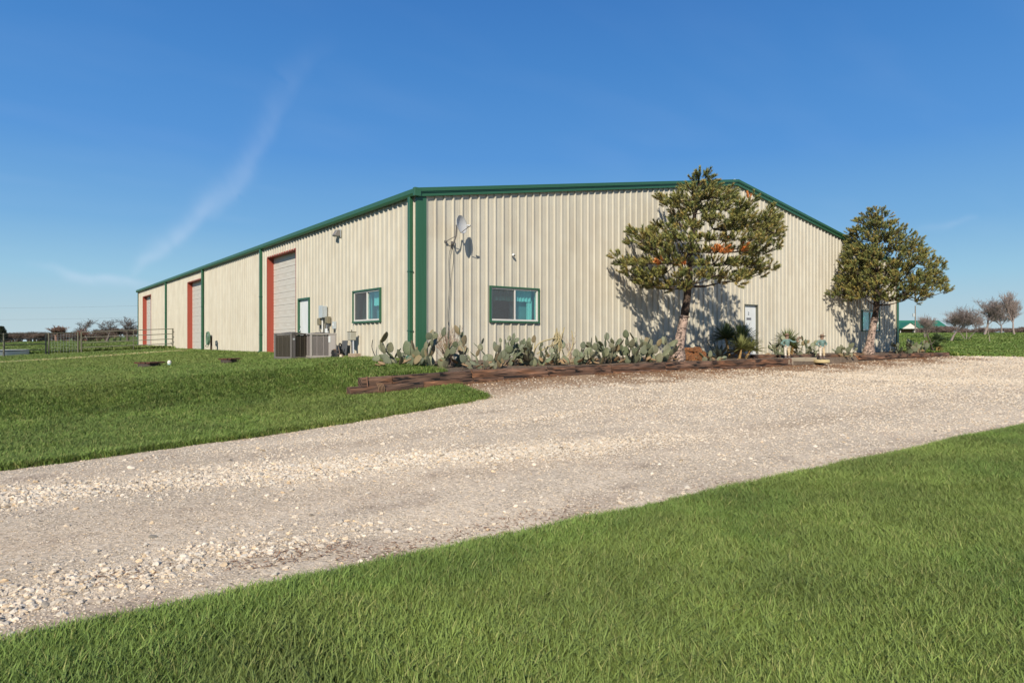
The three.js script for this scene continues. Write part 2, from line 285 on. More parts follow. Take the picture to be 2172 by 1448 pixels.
  for (let k = 0; k < 40000; k++) {
    const x = mix(-1.2, 31, Math.pow(r(), 0.9)), off = r() < 0.25 ? -r() * 2.2 : Math.pow(r(), 2.2) * 2.1, z = ztie(x) + 0.14 + off; if (off < 0 && z < 0.1) continue;
    if (fbm(x * 0.9, z * 1.5, 27, 3) < 0.38 + 0.22 * r()) continue;
    const c = r(), s = mix(0.012, 0.032, r()); ll.push([x, H(x, z) + 0.008, z, s, s, s, r() * 6.28, (r() - 0.5) * 0.6, [mix(0.20, 0.42, c), mix(0.10, 0.22, c), mix(0.05, 0.10, c)]]);
  }
  for (const [cx, cz, rr, nn] of [[-7.85, 12.1, 0.28, 260], [-7.2, 12.35, 0.25, 140], [-5.9, 12.45, 0.55, 420], [-8.9, 11.9, 0.2, 90], [-3.6, 12.6, 0.5, 260], [-0.5, 12.6, 0.6, 200], [-6.6, 6.5, 0.5, 160], [-3.5, 5.8, 0.9, 240]]) for (let k = 0; k < nn; k++) {
    const a = r() * 6.28, d = Math.sqrt(r()) * rr, x = cx + Math.cos(a) * d * 1.8, z = cz + Math.sin(a) * d * 0.6, c = r(), s = mix(0.006, 0.02, r()); if (z > gravelNear(x)) continue; ll.push([x, H(x, z) + 0.006, z, s * 1.6, s, s * 0.5, r() * 6.28, (r() - 0.5) * 0.5, [mix(0.16, 0.34, c), mix(0.085, 0.19, c), mix(0.05, 0.11, c)]]);
  }
  scatter('leaf_litter', 'brown fallen leaves and needles along the timbers and drive edge', lf, new THREE.MeshStandardMaterial({ color: 0xffffff, roughness: 0.95, side: THREE.DoubleSide }), ll);
}
function tuftGeometry(seed, blades, spread, tall, width) {
  const r = rng(seed), P = [], I = [];
  for (let b = 0; b < blades; b++) {
    const a = r() * 6.28, d = spread * Math.sqrt(r()), x = Math.cos(a) * d, z = Math.sin(a) * d, h = tall * mix(0.45, 1, r()), w = width * mix(0.7, 1.2, r()), az = r() * 6.28, lean = mix(0.15, 0.95, r()) * h, fx = Math.cos(az), fz = Math.sin(az), sx = -fz, sz = fx, k = P.length / 3;
    P.push(x - sx * w, -0.01, z - sz * w, x + sx * w, -0.01, z + sz * w, x + fx * lean * 0.35 - sx * w * 0.8, h * 0.6, z + fz * lean * 0.35 - sz * w * 0.8, x + fx * lean * 0.35 + sx * w * 0.8, h * 0.6, z + fz * lean * 0.35 + sz * w * 0.8, x + fx * lean, h, z + fz * lean);
    I.push(k, k + 1, k + 3, k, k + 3, k + 2, k + 2, k + 3, k + 4);
  }
  const g = new THREE.BufferGeometry(); g.setAttribute('position', new THREE.Float32BufferAttribute(P, 3)); g.setIndex(I); g.computeVertexNormals(); return g;
}
{
  const r = rng(21), grass = new THREE.MeshStandardMaterial({ color: 0xffffff, roughness: 0.75, side: THREE.DoubleSide });
  const tint = (x, z, dry = 0.10, soft = 0) => { const n = fbm(x * 1.3, z * 1.3, 64, 4), m = fbm(x * 0.25, z * 0.25, 65, 3), k = mix(mix(0.62, 1.35, n), mix(0.88, 1.12, n), soft) * mix(0.8, 1.2, r()); let c = [0.138, 0.205, 0.036]; if (r() < dry) c = [0.25, 0.26, 0.075]; else if (m > 0.55) c = [0.155, 0.21, 0.04]; return [c[0] * k, c[1] * k, c[2] * k]; };
  const near = [], side = [], field = [];
  for (let n = 0; n < 400000 && near.length < 125000; n++) {
    const x = -14 + 30 * r(), z = gravelNear(x) - 0.02 + (17.2 - 12.6) * r(), [Z, ok] = viewXZ(x, z); if (!ok || Z > 22) continue;
    if (r() > clamp(9 / Z + 0.15)) continue; const s = mix(0.75, 1.25, r()) * mix(0.8, 1.25, fbm(x * 1.1, z * 1.1, 66, 3)) * (Z > 7 ? 1.15 : 1), hgt = z - gravelNear(x) < 0.12 ? 0.7 : 1;
    near.push([x, H(x, z), z, s, s * hgt, s, r() * 6.28, (r() - 0.5) * 0.3, tint(x, z)]);
  }
  scatter('roadside_grass', 'green mown grass in the foreground before the gravel', tuftGeometry(1, 11, 0.05, 0.085, 0.0024), grass, near);
  const sideOk = (x, z) => { if (x > -0.02 && x < 30.5 && z < 0.02 && z > -47.7) return false; const t = ztie(x); if (z > t - 0.16 && z < t + 0.14 && x > -3.4 && x < 31) return false; if (x > -0.7 && z >= 0 && z < t) return false; return z < gravelFar(x) + 0.03; };
  for (let n = 0; n < 900000 && side.length < 190000; n++) {
    const Z = 6.5 + 46 * Math.pow(r(), 1.5), X = (r() * 2 - 1) * (0.8 * Z + 1), x = CAM.x + Z * 0.6074 + X * 0.7944, z = CAM.z - Z * 0.7944 + X * 0.6074;
    if (x > 1 || !sideOk(x, z)) continue; const worn = Math.abs(z - (-20.9 + interp(x, [-60, -9.4, -5.7, -1.5], [3, 0, -1.43, -3.9]))) < 0.95 && x < -1;
        const s = mix(0.8, 1.3, r()) * (1 + Z * 0.012); side.push([x, H(x, z), z, s * (1 + Z * 0.03), s * 0.9, s * (1 + Z * 0.03), r() * 6.28, (r() - 0.5) * 0.3, worn ? [.50, .46, .20].map(q => q * mix(.7, 1.15, r())) : tint(x, z, 0.14, ss(8, 20, Z))]);
  }
  scatter('side_lawn_grass', 'green grass sloping up to the long side of the barn', tuftGeometry(2, 9, 0.06, 0.085, 0.004), grass, side);
  for (let n = 0; n < 900000 && field.length < 150000; n++) {
    const Z = 33 + 75 * Math.pow(r(), 1.3), X = Z * mix(0.5, 0.82, r()), x = CAM.x + Z * 0.6074 + X * 0.7944, z = CAM.z - Z * 0.7944 + X * 0.6074;
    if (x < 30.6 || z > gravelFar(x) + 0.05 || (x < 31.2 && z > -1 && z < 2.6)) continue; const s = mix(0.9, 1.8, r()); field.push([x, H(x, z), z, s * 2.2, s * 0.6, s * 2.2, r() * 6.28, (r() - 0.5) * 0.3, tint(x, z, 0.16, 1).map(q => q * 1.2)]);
  }
  for (let n = 0; n < 60000; n++) { // far pasture beyond the corral
    const Z = 45 + 130 * Math.pow(r(), 1.4), X = -Z * mix(0.48, 0.8, r()), x = CAM.x + Z * 0.6074 + X * 0.7944, z = CAM.z - Z * 0.7944 + X * 0.6074; if (x > -0.2 && z > -47.7) continue;
    const s = mix(1, 2, r()); field.push([x, H(x, z), z, s * 3, s * 1.6, s * 3, r() * 6.28, 0, tint(x, z, 0.2)]);
  }
  scatter('pasture_grass', 'rough green pasture grass behind and beyond the barn', tuftGeometry(3, 9, 0.07, 0.11, 0.008), grass, field);
}
// ---------------------------------------------------------------- the metal barn
const BW = 30.48, BL = 47.6, SL = 0.161, eaveY = 4.84;
const roofY = s => eaveY + SL * Math.min(s, BW - s);
const barn = thing('metal_barn', 'long beige ribbed metal barn with green trim and low gable roof', 'barn');
const openings = {
  gable: [[2.52, 4.40, 1.20, 2.23], [15.82, 16.76, -1, 2.12], [26.34, 28.22, 1.14, 2.16]],
  left: [[2.33, 4.29, 1.22, 2.20], [8.36, 9.46, -1, 2.20], [9.74, 13.40, -1, 4.24], [25.36, 29.04, -1, 4.22], [41.60, 45.28, -1, 4.18]],
};
const PROF = [[0, 0], [.085, 0], [.092, .004], [.106, .004], [.113, 0], [.145, 0], [.152, .004], [.166, .004], [.173, 0], [.214, 0], [.240, .050], [.272, .050], [.292, 0], [.3048, 0]];
function panelGeo(s0, s1, topFn, opens, map, flip) {
  const P = [], U = [], cut = opens.flatMap(o => [o[0], o[1]]), pts = [];
  for (let b = s0; b < s1 - 1e-6; b += 0.3048) for (const [a, n] of PROF) { const s = b + a; if (s <= s1 + 1e-6 && !(pts.length && Math.abs(pts[pts.length - 1][0] - s) < 1e-6)) pts.push([s, n]); }
  if (pts[pts.length - 1][0] < s1 - 1e-4) pts.push([s1, 0]);
  for (let i = 0; i + 1 < pts.length; i++) {
    let seg = [pts[i], ...cut.filter(c => c > pts[i][0] + 1e-5 && c < pts[i + 1][0] - 1e-5).sort((a, b) => a - b).map(c => [c, mix(pts[i][1], pts[i + 1][1], (c - pts[i][0]) / (pts[i + 1][0] - pts[i][0]))]), pts[i + 1]];
    for (let k = 0; k + 1 < seg.length; k++) {
      const [a, na] = seg[k], [b, nb] = seg[k + 1], m = (a + b) / 2; let iv = [[-0.12, null]];
      for (const o of opens) if (m > o[0] && m < o[1]) iv = o[2] < 0 ? [[o[3], null]] : [[-0.12, o[2]], [o[3], null]];
      for (const [y0, y1] of iv) {
        const A = map(a, y0, na), B = map(b, y0, nb), C = map(b, y1 ?? topFn(b), nb), D = map(a, y1 ?? topFn(a), na), q = flip ? [A, C, B, A, D, C] : [A, B, C, A, C, D];
        const ya = y1 ?? topFn(a), yb = y1 ?? topFn(b), uv = flip ? [[a, y0], [b, yb], [b, y0], [a, y0], [a, ya], [b, yb]] : [[a, y0], [b, y0], [b, yb], [a, y0], [b, yb], [a, ya]];
        for (const v of q) P.push(...v); for (const w of uv) U.push(w[0] * 0.37, w[1] * 0.37);
      }
    }
  }
  const g = new THREE.BufferGeometry(); g.setAttribute('position', new THREE.Float32BufferAttribute(P, 3)); g.setAttribute('uv', new THREE.Float32BufferAttribute(U, 2)); g.computeVertexNormals(); return g;
}
{
  const r = rng(31), variants = [0, 1, 2, 3].map(i => mat([0.545 * (0.975 + 0.017 * i), 0.50 * (0.975 + 0.016 * i), 0.415 * (0.97 + 0.018 * i)], 0.45, { map: grimeTex }));
  const walls = [
    [BW, s => roofY(s) - 0.03, openings.gable, (s, y, n) => [s, y, n], false],
    [BL, () => eaveY - 0.03, openings.left, (s, y, n) => [-n, y, -s], true],
    [BL, () => eaveY - 0.03, [], (s, y, n) => [BW + n, y, -s], false],
    [BW, s => roofY(s) - 0.03, [], (s, y, n) => [s, y, -BL - n], true],
  ];
  for (const [len, top, op, map, flip] of walls) for (let s = 0; s < len - 1e-3; s += 0.9144) part('wall_panel', panelGeo(s, Math.min(s + 0.9144, len), top, op, map, flip), variants[Math.floor(r() * 4)], barn);
  // slab, roof, ridge
  part('floor_slab', span(0.06, BW - 0.06, -0.4, 0.03, -BL + 0.06, -0.06), M.concrete, barn);
  for (const sd of [0, 1]) {
    const sh = new THREE.Shape(), e = -0.1; const p = sd ? [[BW / 2, roofY(BW / 2)], [BW - e, eaveY + SL * e]] : [[e, eaveY + SL * e], [BW / 2, roofY(BW / 2)]];
    sh.moveTo(p[0][0], p[0][1]); sh.lineTo(p[1][0], p[1][1]); sh.lineTo(p[1][0], p[1][1] + 0.05); sh.lineTo(p[0][0], p[0][1] + 0.05); sh.closePath();
    const g = new THREE.ExtrudeGeometry(sh, { depth: BL + 0.08, bevelEnabled: false }); g.translate(0, 0, -BL - 0.04); part('roof', g, M.galv, barn);
  }
  part('ridge_cap', span(BW / 2 - 0.2, BW / 2 + 0.2, roofY(BW / 2) + 0.02, roofY(BW / 2) + 0.075, -BL, -0.02), M.green, barn);
  part('ridge_vent', merge([span(BW / 2 + 0.02, BW / 2 + 0.34, roofY(BW / 2) + 0.02, roofY(BW / 2) + 0.13, -0.5, -0.05, 0.02)]), M.whiteDoor, barn);
  // rake trims: a stepped fascia along each slope
  const ang = Math.atan(SL), Lr = (BW / 2 + 0.14) / Math.cos(ang);
  for (const sd of [1, -1]) {
    const mk = (h, d, dy) => { let g = box(Lr, h, d, 0, dy, d / 2); g.rotateZ(ang); g.translate((BW / 2 - 0.14) / 2 - BW / 2, (roofY(BW / 2) + roofY(0) - SL * 0.14) / 2, 0.012); if (sd < 0) g = mirrorX(g); g.translate(BW / 2, 0, 0); return g; };
    part('rake_trim', merge([mk(0.105, 0.15, 0.018), mk(0.035, 0.125, -0.052), mk(0.10, 0.10, -0.118)]), M.green, barn);
  }
  // eave gutters with hangers and end boxes
  for (const [x0, dir] of [[0, -1], [BW, 1]]) {
    const sh = new THREE.Shape(); for (const [i, [a, b]] of [[.035, 4.70], [.15, 4.70], [.175, 4.76], [.175, 4.865], [.150, 4.865], [.150, 4.875], [.19, 4.875], [.19, 4.755], [.16, 4.685], [.035, 4.685]].entries()) i ? sh.lineTo(a, b) : sh.moveTo(a, b);
    sh.closePath(); let g = new THREE.ExtrudeGeometry(sh, { depth: BL + 0.1, bevelEnabled: false }); g.translate(0, 0, -BL - 0.05); if (dir < 0) g = mirrorX(g); g.translate(x0, 0, 0); part('gutter', g, M.green, barn);
    part('gutter_end', merge([span(x0 + Math.min(0, dir * 0.2) - 0.005, x0 + Math.max(0, dir * 0.2) + 0.005, 4.66, 4.90, 0.052, 0.17, 0.01)]), M.green, barn);
  }
  // corner trims
  part('corner_trim', merge([span(-0.054, 0.235, -0.1, 4.68, 0.052, 0.066), span(-0.066, -0.052, -0.1, 4.68, -0.045, 0.066)]), M.green, barn);
  part('corner_trim', merge([span(BW - 0.16, BW + 0.054, -0.1, 4.68, 0.052, 0.066), span(BW + 0.052, BW + 0.066, -0.1, 4.68, -0.16, 0.066)]), M.green, barn);
  part('corner_trim', span(-0.066, -0.052, -0.1, 4.68, -BL - 0.03, -BL + 0.22), M.green, barn);
  // downspouts, each with straps and a kicked-out foot
  for (const z of [-0.27, -14.04, -24.86, -35.45]) {
    const d = part('downspout', merge([span(-0.165, -0.055, 0.16, 4.69, z - 0.065, z + 0.065, 0.012), box(0.10, 0.20, 0.12, -0.155, 0.10, z, 0.01, 0, 0, -0.7), box(0.16, 0.09, 0.12, -0.25, 0.03, z, 0.01)]), M.green, barn);
    for (const y of [0.85, 2.55]) part('strap', span(-0.172, -0.046, y, y + 0.03, z - 0.085, z + 0.085), M.greenDark, d);
  }
}
// windows: green trim, vinyl frame, a sash behind an insect screen and a clear pane
function windowUnit(w, h, screened, label) {
  const g = group('window', barn); if (label) g.userData.label = label;
  part('trim', merge([box(w + .09, .045, .075, w / 2, h + .02, .034), box(w + .09, .055, .085, w / 2, -.025, .038), box(.045, h, .073, -.02, h / 2, .034), box(.045, h, .073, w + .02, h / 2, .034)]), M.green, g);
  part('frame', merge([box(w, .05, .08, w / 2, h - .026, -.012), box(w, .055, .085, w / 2, .028, -.010), box(.05, h - .106, .08, .026, h / 2, -.012), box(.05, h - .106, .08, w - .026, h / 2, -.012)]), M.vinyl, g);
  part('mullion', box(.05, h - .106, .07, w / 2, h / 2, -.014), M.vinyl, g);
  part('pane', box(w / 2 - .076, h - .107, .006, w * .25 + .013, h / 2, -.028), M.glass, g);
  part('pane', box(w / 2 - .076, h - .107, .006, w * .75 - .013, h / 2, -.022), M.glass, g);
  if (screened) { // woven mesh: thin wires in two directions
    const wires = [], x0 = .055, x1 = w / 2 - .028, y0 = .058, y1 = h - .054; for (let i = 0; i <= 70; i++) { const x = mix(x0, x1, i / 70); wires.push(box(.0032, y1 - y0, .003, x, (y0 + y1) / 2, .004)); } for (let i = 0; i <= 80; i++) { const y = mix(y0, y1, i / 80); wires.push(box(x1 - x0, .0032, .003, (x0 + x1) / 2, y, .008)); }
    part('insect_screen', merge(wires), M.screen, g);
  }
  part('reveal', merge([box(w, .02, .14, w / 2, h + .008, -.1), box(w, .02, .14, w / 2, -.01, -.1), box(.02, h, .14, -.01, h / 2, -.1), box(.02, h, .14, w + .01, h / 2, -.1)]), M.vinyl, g);
  return g;
}
function pleated(w, h, waves, amp, seed) { const g = new THREE.PlaneGeometry(w, h, waves * 8, 6), p = g.attributes.position, r = rng(seed), ph = r() * 6; for (let i = 0; i < p.count; i++) { const u = p.getX(i) / w + .5, v = p.getY(i) / h + .5; p.setZ(i, Math.sin(u * waves * 6.283 + ph + Math.sin(u * 9) * .7) * amp * (1.15 - v * .4)); p.setY(i, p.getY(i) + (v < .1 ? Math.sin(u * waves * 3.1) * h * .015 : 0)); } const q = p.count; g.computeVertexNormals(); return g; }
{
  let w = windowUnit(1.88, 1.03, true); w.position.set(2.52, 1.20, 0);
  w = windowUnit(1.88, 1.02, false); w.position.set(26.34, 1.14, 0);
  w = windowUnit(1.96, 0.98, true); w.position.set(0, 1.22, -4.29); w.rotation.y = -Math.PI / 2;
  const cur = (geo, x, y, z, turn, label, grp) => { const m = solo('curtain', geo, M.curtain, label, 'curtain', grp); m.position.set(x, y, z); m.rotation.y = turn; return m; };
  cur(pleated(1.7, .36, 13, .018, 3), 3.46, 2.02, -.19, 0, 'short pleated valance behind the front window left of the pine');
  for (const [w, h, x, y, z, t, lab] of [[.86, .90, 3.94, 1.70, -.34, 0, 'drawn blind behind the right sash of the front window'], [.90, .86, .34, 1.70, -2.84, -Math.PI / 2, 'drawn blind behind the right sash of the side window']]) { const b = thing('window_blind', lab, 'blind', [x, y, z], t); part('fabric', box(w, h, .006), mat([.24, .26, .26], .9), b); part('roller', (() => { const g = cyl(.025, .025, w + .04, 0, 0, 0, 10); g.rotateZ(Math.PI / 2); g.translate(0, h / 2 + .02, 0); return g; })(), M.vinyl, b); part('bottom_bar', box(w, .03, .014, 0, -h / 2 - .012, 0), M.vinyl, b); }
  cur(pleated(.22, .62, 3, .02, 4), 4.24, 1.56, -.22, 0, 'narrow side curtain at the right edge of the front window');
  const m1 = cur(pleated(.80, .44, 8, .016, 5), .19, 1.93, -2.83, -Math.PI / 2, 'short pleated valance in the right sash of the side window');
  cur(pleated(.3, .84, 4, .02, 6), .2, 1.66, -3.98, -Math.PI / 2, 'left half of the tied curtain behind the side window screen'); cur(pleated(.3, .84, 4, .02, 7), .2, 1.66, -3.52, -Math.PI / 2, 'right half of the tied curtain behind the side window screen');
  cur(pleated(1.66, .95, 12, .016, 8), 27.28, 1.65, -.22, 0, 'closed curtain behind the front window at the leaning pine');
}
// the office room inside the corner: pale plasterboard walls and ceiling seen through the panes
{ const wb = mat([.70, .69, .66], .9); part('partition', span(6.2, 6.3, .03, 2.7, -6.2, -.12), wb, barn); part('partition', span(.12, 6.3, .03, 2.7, -6.3, -6.2), wb, barn); part('office_ceiling', span(.12, 6.3, 2.7, 2.78, -6.3, -.12), wb, barn); }
// plain steel doors
function steelDoor(w, h, knobSide, label, fm, ft) {
  const g = group('entry_door', barn); if (label) g.userData.label = label;
  part('door_frame', merge([box(w + ft * 1.6, ft, .09, w / 2, h + ft * .3, .02), box(ft * .9, h, .09, -ft * .3, h / 2, .02), box(ft * .9, h, .09, w + ft * .3, h / 2, .02)]), fm, g);
  part('leaf', box(w - .03, h - .03, .045, w / 2, h / 2 + .005, -.04, .004), M.whiteDoor, g);
  const kx = knobSide < 0 ? .08 : w - .08;
  const knob = new THREE.LatheGeometry([[0, 0], [.032, 0], [.032, .008], [.012, .012], [.012, .035], [.028, .045], [.032, .06], [.024, .074], [0, .078]].map(p => new THREE.Vector2(...p)), 14); knob.rotateX(Math.PI / 2); knob.translate(kx, .98, -.018); part('handle', knob, M.steel, g);
  const bolt = cyl(.026, .026, .02, 0, 0, 0, 12); bolt.rotateX(Math.PI / 2); bolt.translate(kx, 1.14, -.01); part('deadbolt', bolt, M.steel, g);
  part('threshold', box(w, .03, .12, w / 2, .005, .0), M.galv, g);
  return g;
}
{
  const d1 = steelDoor(.94, 2.12, -1, 'white front door marked OFFICE', mat([.10, .10, .075], .5), .042); d1.position.set(15.82, 0, 0);
  const d2 = steelDoor(1.10, 2.20, -1, 'white side door with green frame', M.green, .065); d2.position.set(0, 0, -9.46); d2.rotation.y = -Math.PI / 2;
  const font = await new FontLoader().loadAsync('fonts/droid/droid_sans_bold.typeface.json'), ink = mat([.03, .03, .035], .6);
  const word = (t, size) => { const g = new TextGeometry(t, { font, size, depth: .004, curveSegments: 4 }); g.computeBoundingBox(); g.translate(-(g.boundingBox.max.x + g.boundingBox.min.x) / 2, 0, 0); return g; };
  let g = word('2', .13); g.translate(.38, 1.70, -.0165); part('number', g, ink, d1);
  part('plate', box(.36, .11, .006, .40, 1.535, -.0145), mat([.30, .30, .31], .5), d1); g = word('OFFICE', .062); g.translate(.40, 1.503, -.0115); part('lettering', g, ink, d1);
  // overhead sectional doors set back behind red jambs
  for (const [s1, w, h, label] of [[13.40, 3.66, 4.24, 'nearest tall overhead door with red jambs'], [29.04, 3.68, 4.22, 'middle tall overhead door with red jambs'], [45.28, 3.68, 4.18, 'farthest tall overhead door with red jambs']]) {
    const o = group('overhead_door', barn); o.position.set(0, 0, -s1); o.rotation.y = -Math.PI / 2; o.userData.label = label;
    const N = 8, sh = h / N;
    const sp = new THREE.Shape(); sp.moveTo(0, .006); for (let k = 1; k < 4; k++) { const y = sh * k / 4, dp = k === 2 ? .012 : .005; sp.lineTo(0, y - .012); sp.lineTo(dp, y - .004); sp.lineTo(dp, y + .004); sp.lineTo(0, y + .012); } sp.lineTo(0, sh - .014); sp.lineTo(.014, sh - .004); sp.lineTo(.045, sh - .004); sp.lineTo(.045, .006); sp.closePath();
    const sec = new THREE.ExtrudeGeometry(sp, { depth: w - .106, bevelEnabled: false }); sec.rotateY(Math.PI / 2);
    for (let k = 0; k < N; k++) { const m = part('door_section', sec, M.rollDoor, o); m.position.set(.053, k * sh + .01, -.245); }
    part('bottom_seal', box(w - .1, .03, .05, w / 2, .0, -.27), M.seal, o);
    part('jamb', box(.05, h, .31, .026, h / 2, -.112), M.red, o); part('jamb', box(.05, h, .31, w - .026, h / 2, -.112), M.red, o);
    part('header', box(w, .05, .31, w / 2, h + .026, -.112), M.red, o);
    part('sill', box(w, .1, .5, w / 2, -.062, .06), M.concrete, o);
  }
}
// ---------------------------------------------------------------- fittings on and beside the long wall
{ const t = thing('wall_light', 'small grey wall pack light high on the long side wall', 'light', [-.05, 4.22, -5.46]);
  const sh = new THREE.Shape(); sh.moveTo(0, .2); sh.lineTo(-.1, .2); sh.lineTo(-.2, .03); sh.lineTo(-.18, 0); sh.lineTo(0, 0); sh.closePath(); const g = new THREE.ExtrudeGeometry(sh, { depth: .22, bevelEnabled: true, bevelSize: .008, bevelThickness: .008, bevelSegments: 1 }); g.translate(0, 0, -.11); part('housing', g, mat([.2, .18, .16], .5), t); part('lens', box(.12, .02, .18, -.1, -.012, 0, 0, 0, 0, 0), mat([.6, .6, .55], .2), t); part('back_plate', box(.015, .28, .28, .006, .1, 0), M.greyBox, t); }
{ const t = thing('disconnect_box', 'pale grey electrical disconnect box with side lever on long wall', 'electrical box', [-.04, 1.42, -6.72]);
  part('cabinet', box(.17, .42, .34, -.085, .21, 0, .015), M.greyBox, t); part('cover_lip', box(.02, .44, .36, -.176, .22, 0, .005), M.greyBox, t);
  part('lever', merge([box(.03, .05, .05, -.1, .16, -.19), box(.02, .2, .03, -.1, .22, -.23, 0, .5)]), M.black, t);
  const c = thing('conduit', 'white plastic conduit dropping from the grey disconnect box', 'conduit', [-.1, 0, -6.84]); part('pipe', tube(curve([[0, -.05, 0], [0, .7, 0], [0, 1.42, 0]], 6), .03, 10), M.pvc, c); part('coupling', cyl(.038, .038, .07, 0, .8, 0), M.pvc, c);
  for (const [z, y, lab] of [[-7.06, 1.16, 'small olive junction box left of the white conduit'], [-6.32, 1.2, 'small olive junction box right of the white conduit']]) { const b = thing('junction_box', lab, 'junction box', [-.04, y, z]); part('cabinet', box(.13, .25, .22, -.066, .125, 0, .01), M.tanBox, b); part('cover', box(.012, .2, .18, -.138, .125, 0), M.tanBox, b); part('whip', tube(curve([[-.07, 0, .02], [-.09, -.12, .05], [-.07, -.26, .04]], 8), .018, 6), M.black, b); }
  const d = thing('meter_switch', 'white weathered switch box on conduit below junction box', 'switch box', [-.06, .72, -6.42]); part('cabinet', box(.1, .3, .13, -.05, .15, 0, .02), M.whiteDoor, d); part('conduit', tube(curve([[-.05, .3, 0], [-.05, .46, .03], [-.06, .62, .08]], 8), .022, 8), M.galv, d); part('lower_conduit', tube(curve([[-.05, 0, 0], [-.06, -.3, 0], [-.05, -.75, .02]], 8), .026, 8), mat([.42, .34, .27], .6), d); part('side_conduit', tube(curve([[-.05, .55, .12], [-.05, .2, .13], [-.06, -.75, .15]], 8), .024, 8), M.galv, d);
  const k = thing('thin_conduit', 'thin dark conduit between white conduit and switch box', 'conduit', [-.07, 0, -6.62]); part('pipe', tube([V(0, -.05, 0), V(0, 1.42, 0)], .014, 6), M.black, k);
  const e = thing('outlet_box', 'small pale outlet box with cable on long wall', 'outlet box', [-.04, 1.0, -5.78]); part('cabinet', box(.1, .26, .15, -.05, .13, 0, .012), M.greyBox, e); part('cover', box(.012, .1, .09, -.107, .15, 0), M.whiteDoor, e); part('cable', tube(curve([[-.06, 0, .0], [-.07, -.4, .02], [-.12, -.8, -.06], [-.32, -.98, -.02]], 16), .018, 7), M.black, e);
}
function condenser(name, label, pos, turn, w, d, h, dark) {
  const t = thing(name, label, 'air conditioner', pos, turn, 'condensers beside the long wall'), body = dark ? mat([.15, .135, .125], .5, { map: grimeTex }) : mat([.36, .325, .30], .5, { map: grimeTex }), fin = dark ? mat([.10, .085, .065], .6, { map: grimeTex }) : mat([.33, .29, .27], .5);
  part('pad', box(w + .14, .09, d + .14, 0, .0, 0, .015), M.concrete, t);
  part('coil', box(w - .07, h - .14, d - .07, 0, h / 2 + .04, 0, .03), mat(dark ? [.05, .04, .03] : [.10, .09, .085], .8), t);
  for (const [sx, sz] of [[-1, -1], [1, -1], [1, 1], [-1, 1]]) part('corner_post', box(.07, h - .08, .07, sx * (w / 2 - .03), h / 2 + .04, sz * (d / 2 - .03), .02), body, t);
  const sl = []; for (let y = .12; y < h - .06; y += .034) { for (const s of [-1, 1]) { sl.push(box(w - .1, .018, .012, 0, y, s * (d / 2 - .022), 0, s * .5), box(.012, .018, d - .1, s * (w / 2 - .022), y, 0, 0, 0, 0, -s * .5)); } } for (const s of [-1, 1]) for (let k = 1; k < 4; k++) { sl.push(box(.014, h - .14, .01, (k / 4 - .5) * w, h / 2 + .04, s * (d / 2 - .012)), box(.01, h - .14, .014, s * (w / 2 - .012), h / 2 + .04, (k / 4 - .5) * d)); }
  part('louvre_grille', merge(sl), fin, t);
  part('base_pan', box(w, .07, d, 0, .085, 0, .012), body, t);
  const lid = part('lid', box(w + .02, .055, d + .02, 0, h + .01, 0, .02), body, t);
  const ring = []; for (let k = 1; k <= 5; k++) { const g = new THREE.TorusGeometry(k * w * .082, .006, 5, 28); g.rotateX(Math.PI / 2); g.translate(0, h + .075 - k * .007, 0); ring.push(g); } for (let k = 0; k < 8; k++) { const a = k / 8 * 6.283; ring.push(tube([V(Math.cos(a) * .04, h + .075, Math.sin(a) * .04), V(Math.cos(a) * w * .42, h + .03, Math.sin(a) * w * .42)], .006, 5)); }
  part('fan_guard', merge(ring), M.black, lid); part('fan_hub', cyl(w * .13, w * .11, .05, 0, h + .055, 0, 18), body, lid);
  return t;
}
{
  const a = condenser('condenser', 'dark brown square air conditioning condenser with small white tag', [-1.72, H(-1.72, -5.42) + .02, -5.42], 0.42, .80, .80, .86, true); part('tag', box(.09, .055, .004, -.30, .70, .408), M.whiteDoor, a); part('service_panel', box(.16, .78, .014, -.31, .47, .394), mat([.17, .15, .14], .5), a);
  const b = condenser('condenser', 'light grey louvred air conditioning condenser next to the dark one', [-.92, H(-.92, -5.0) + .02, -5.0], -.08, .86, .80, .82, false); part('label_plate', box(.07, .2, .004, .19, .66, .408), M.whiteDoor, b); part('service_panel', box(.26, .74, .014, .3, .46, .394), mat([.40, .36, .33], .5), b); part('rusty_panel', box(.1, .26, .014, .37, .2, .40), mat([.14, .075, .04], .8), b);
}
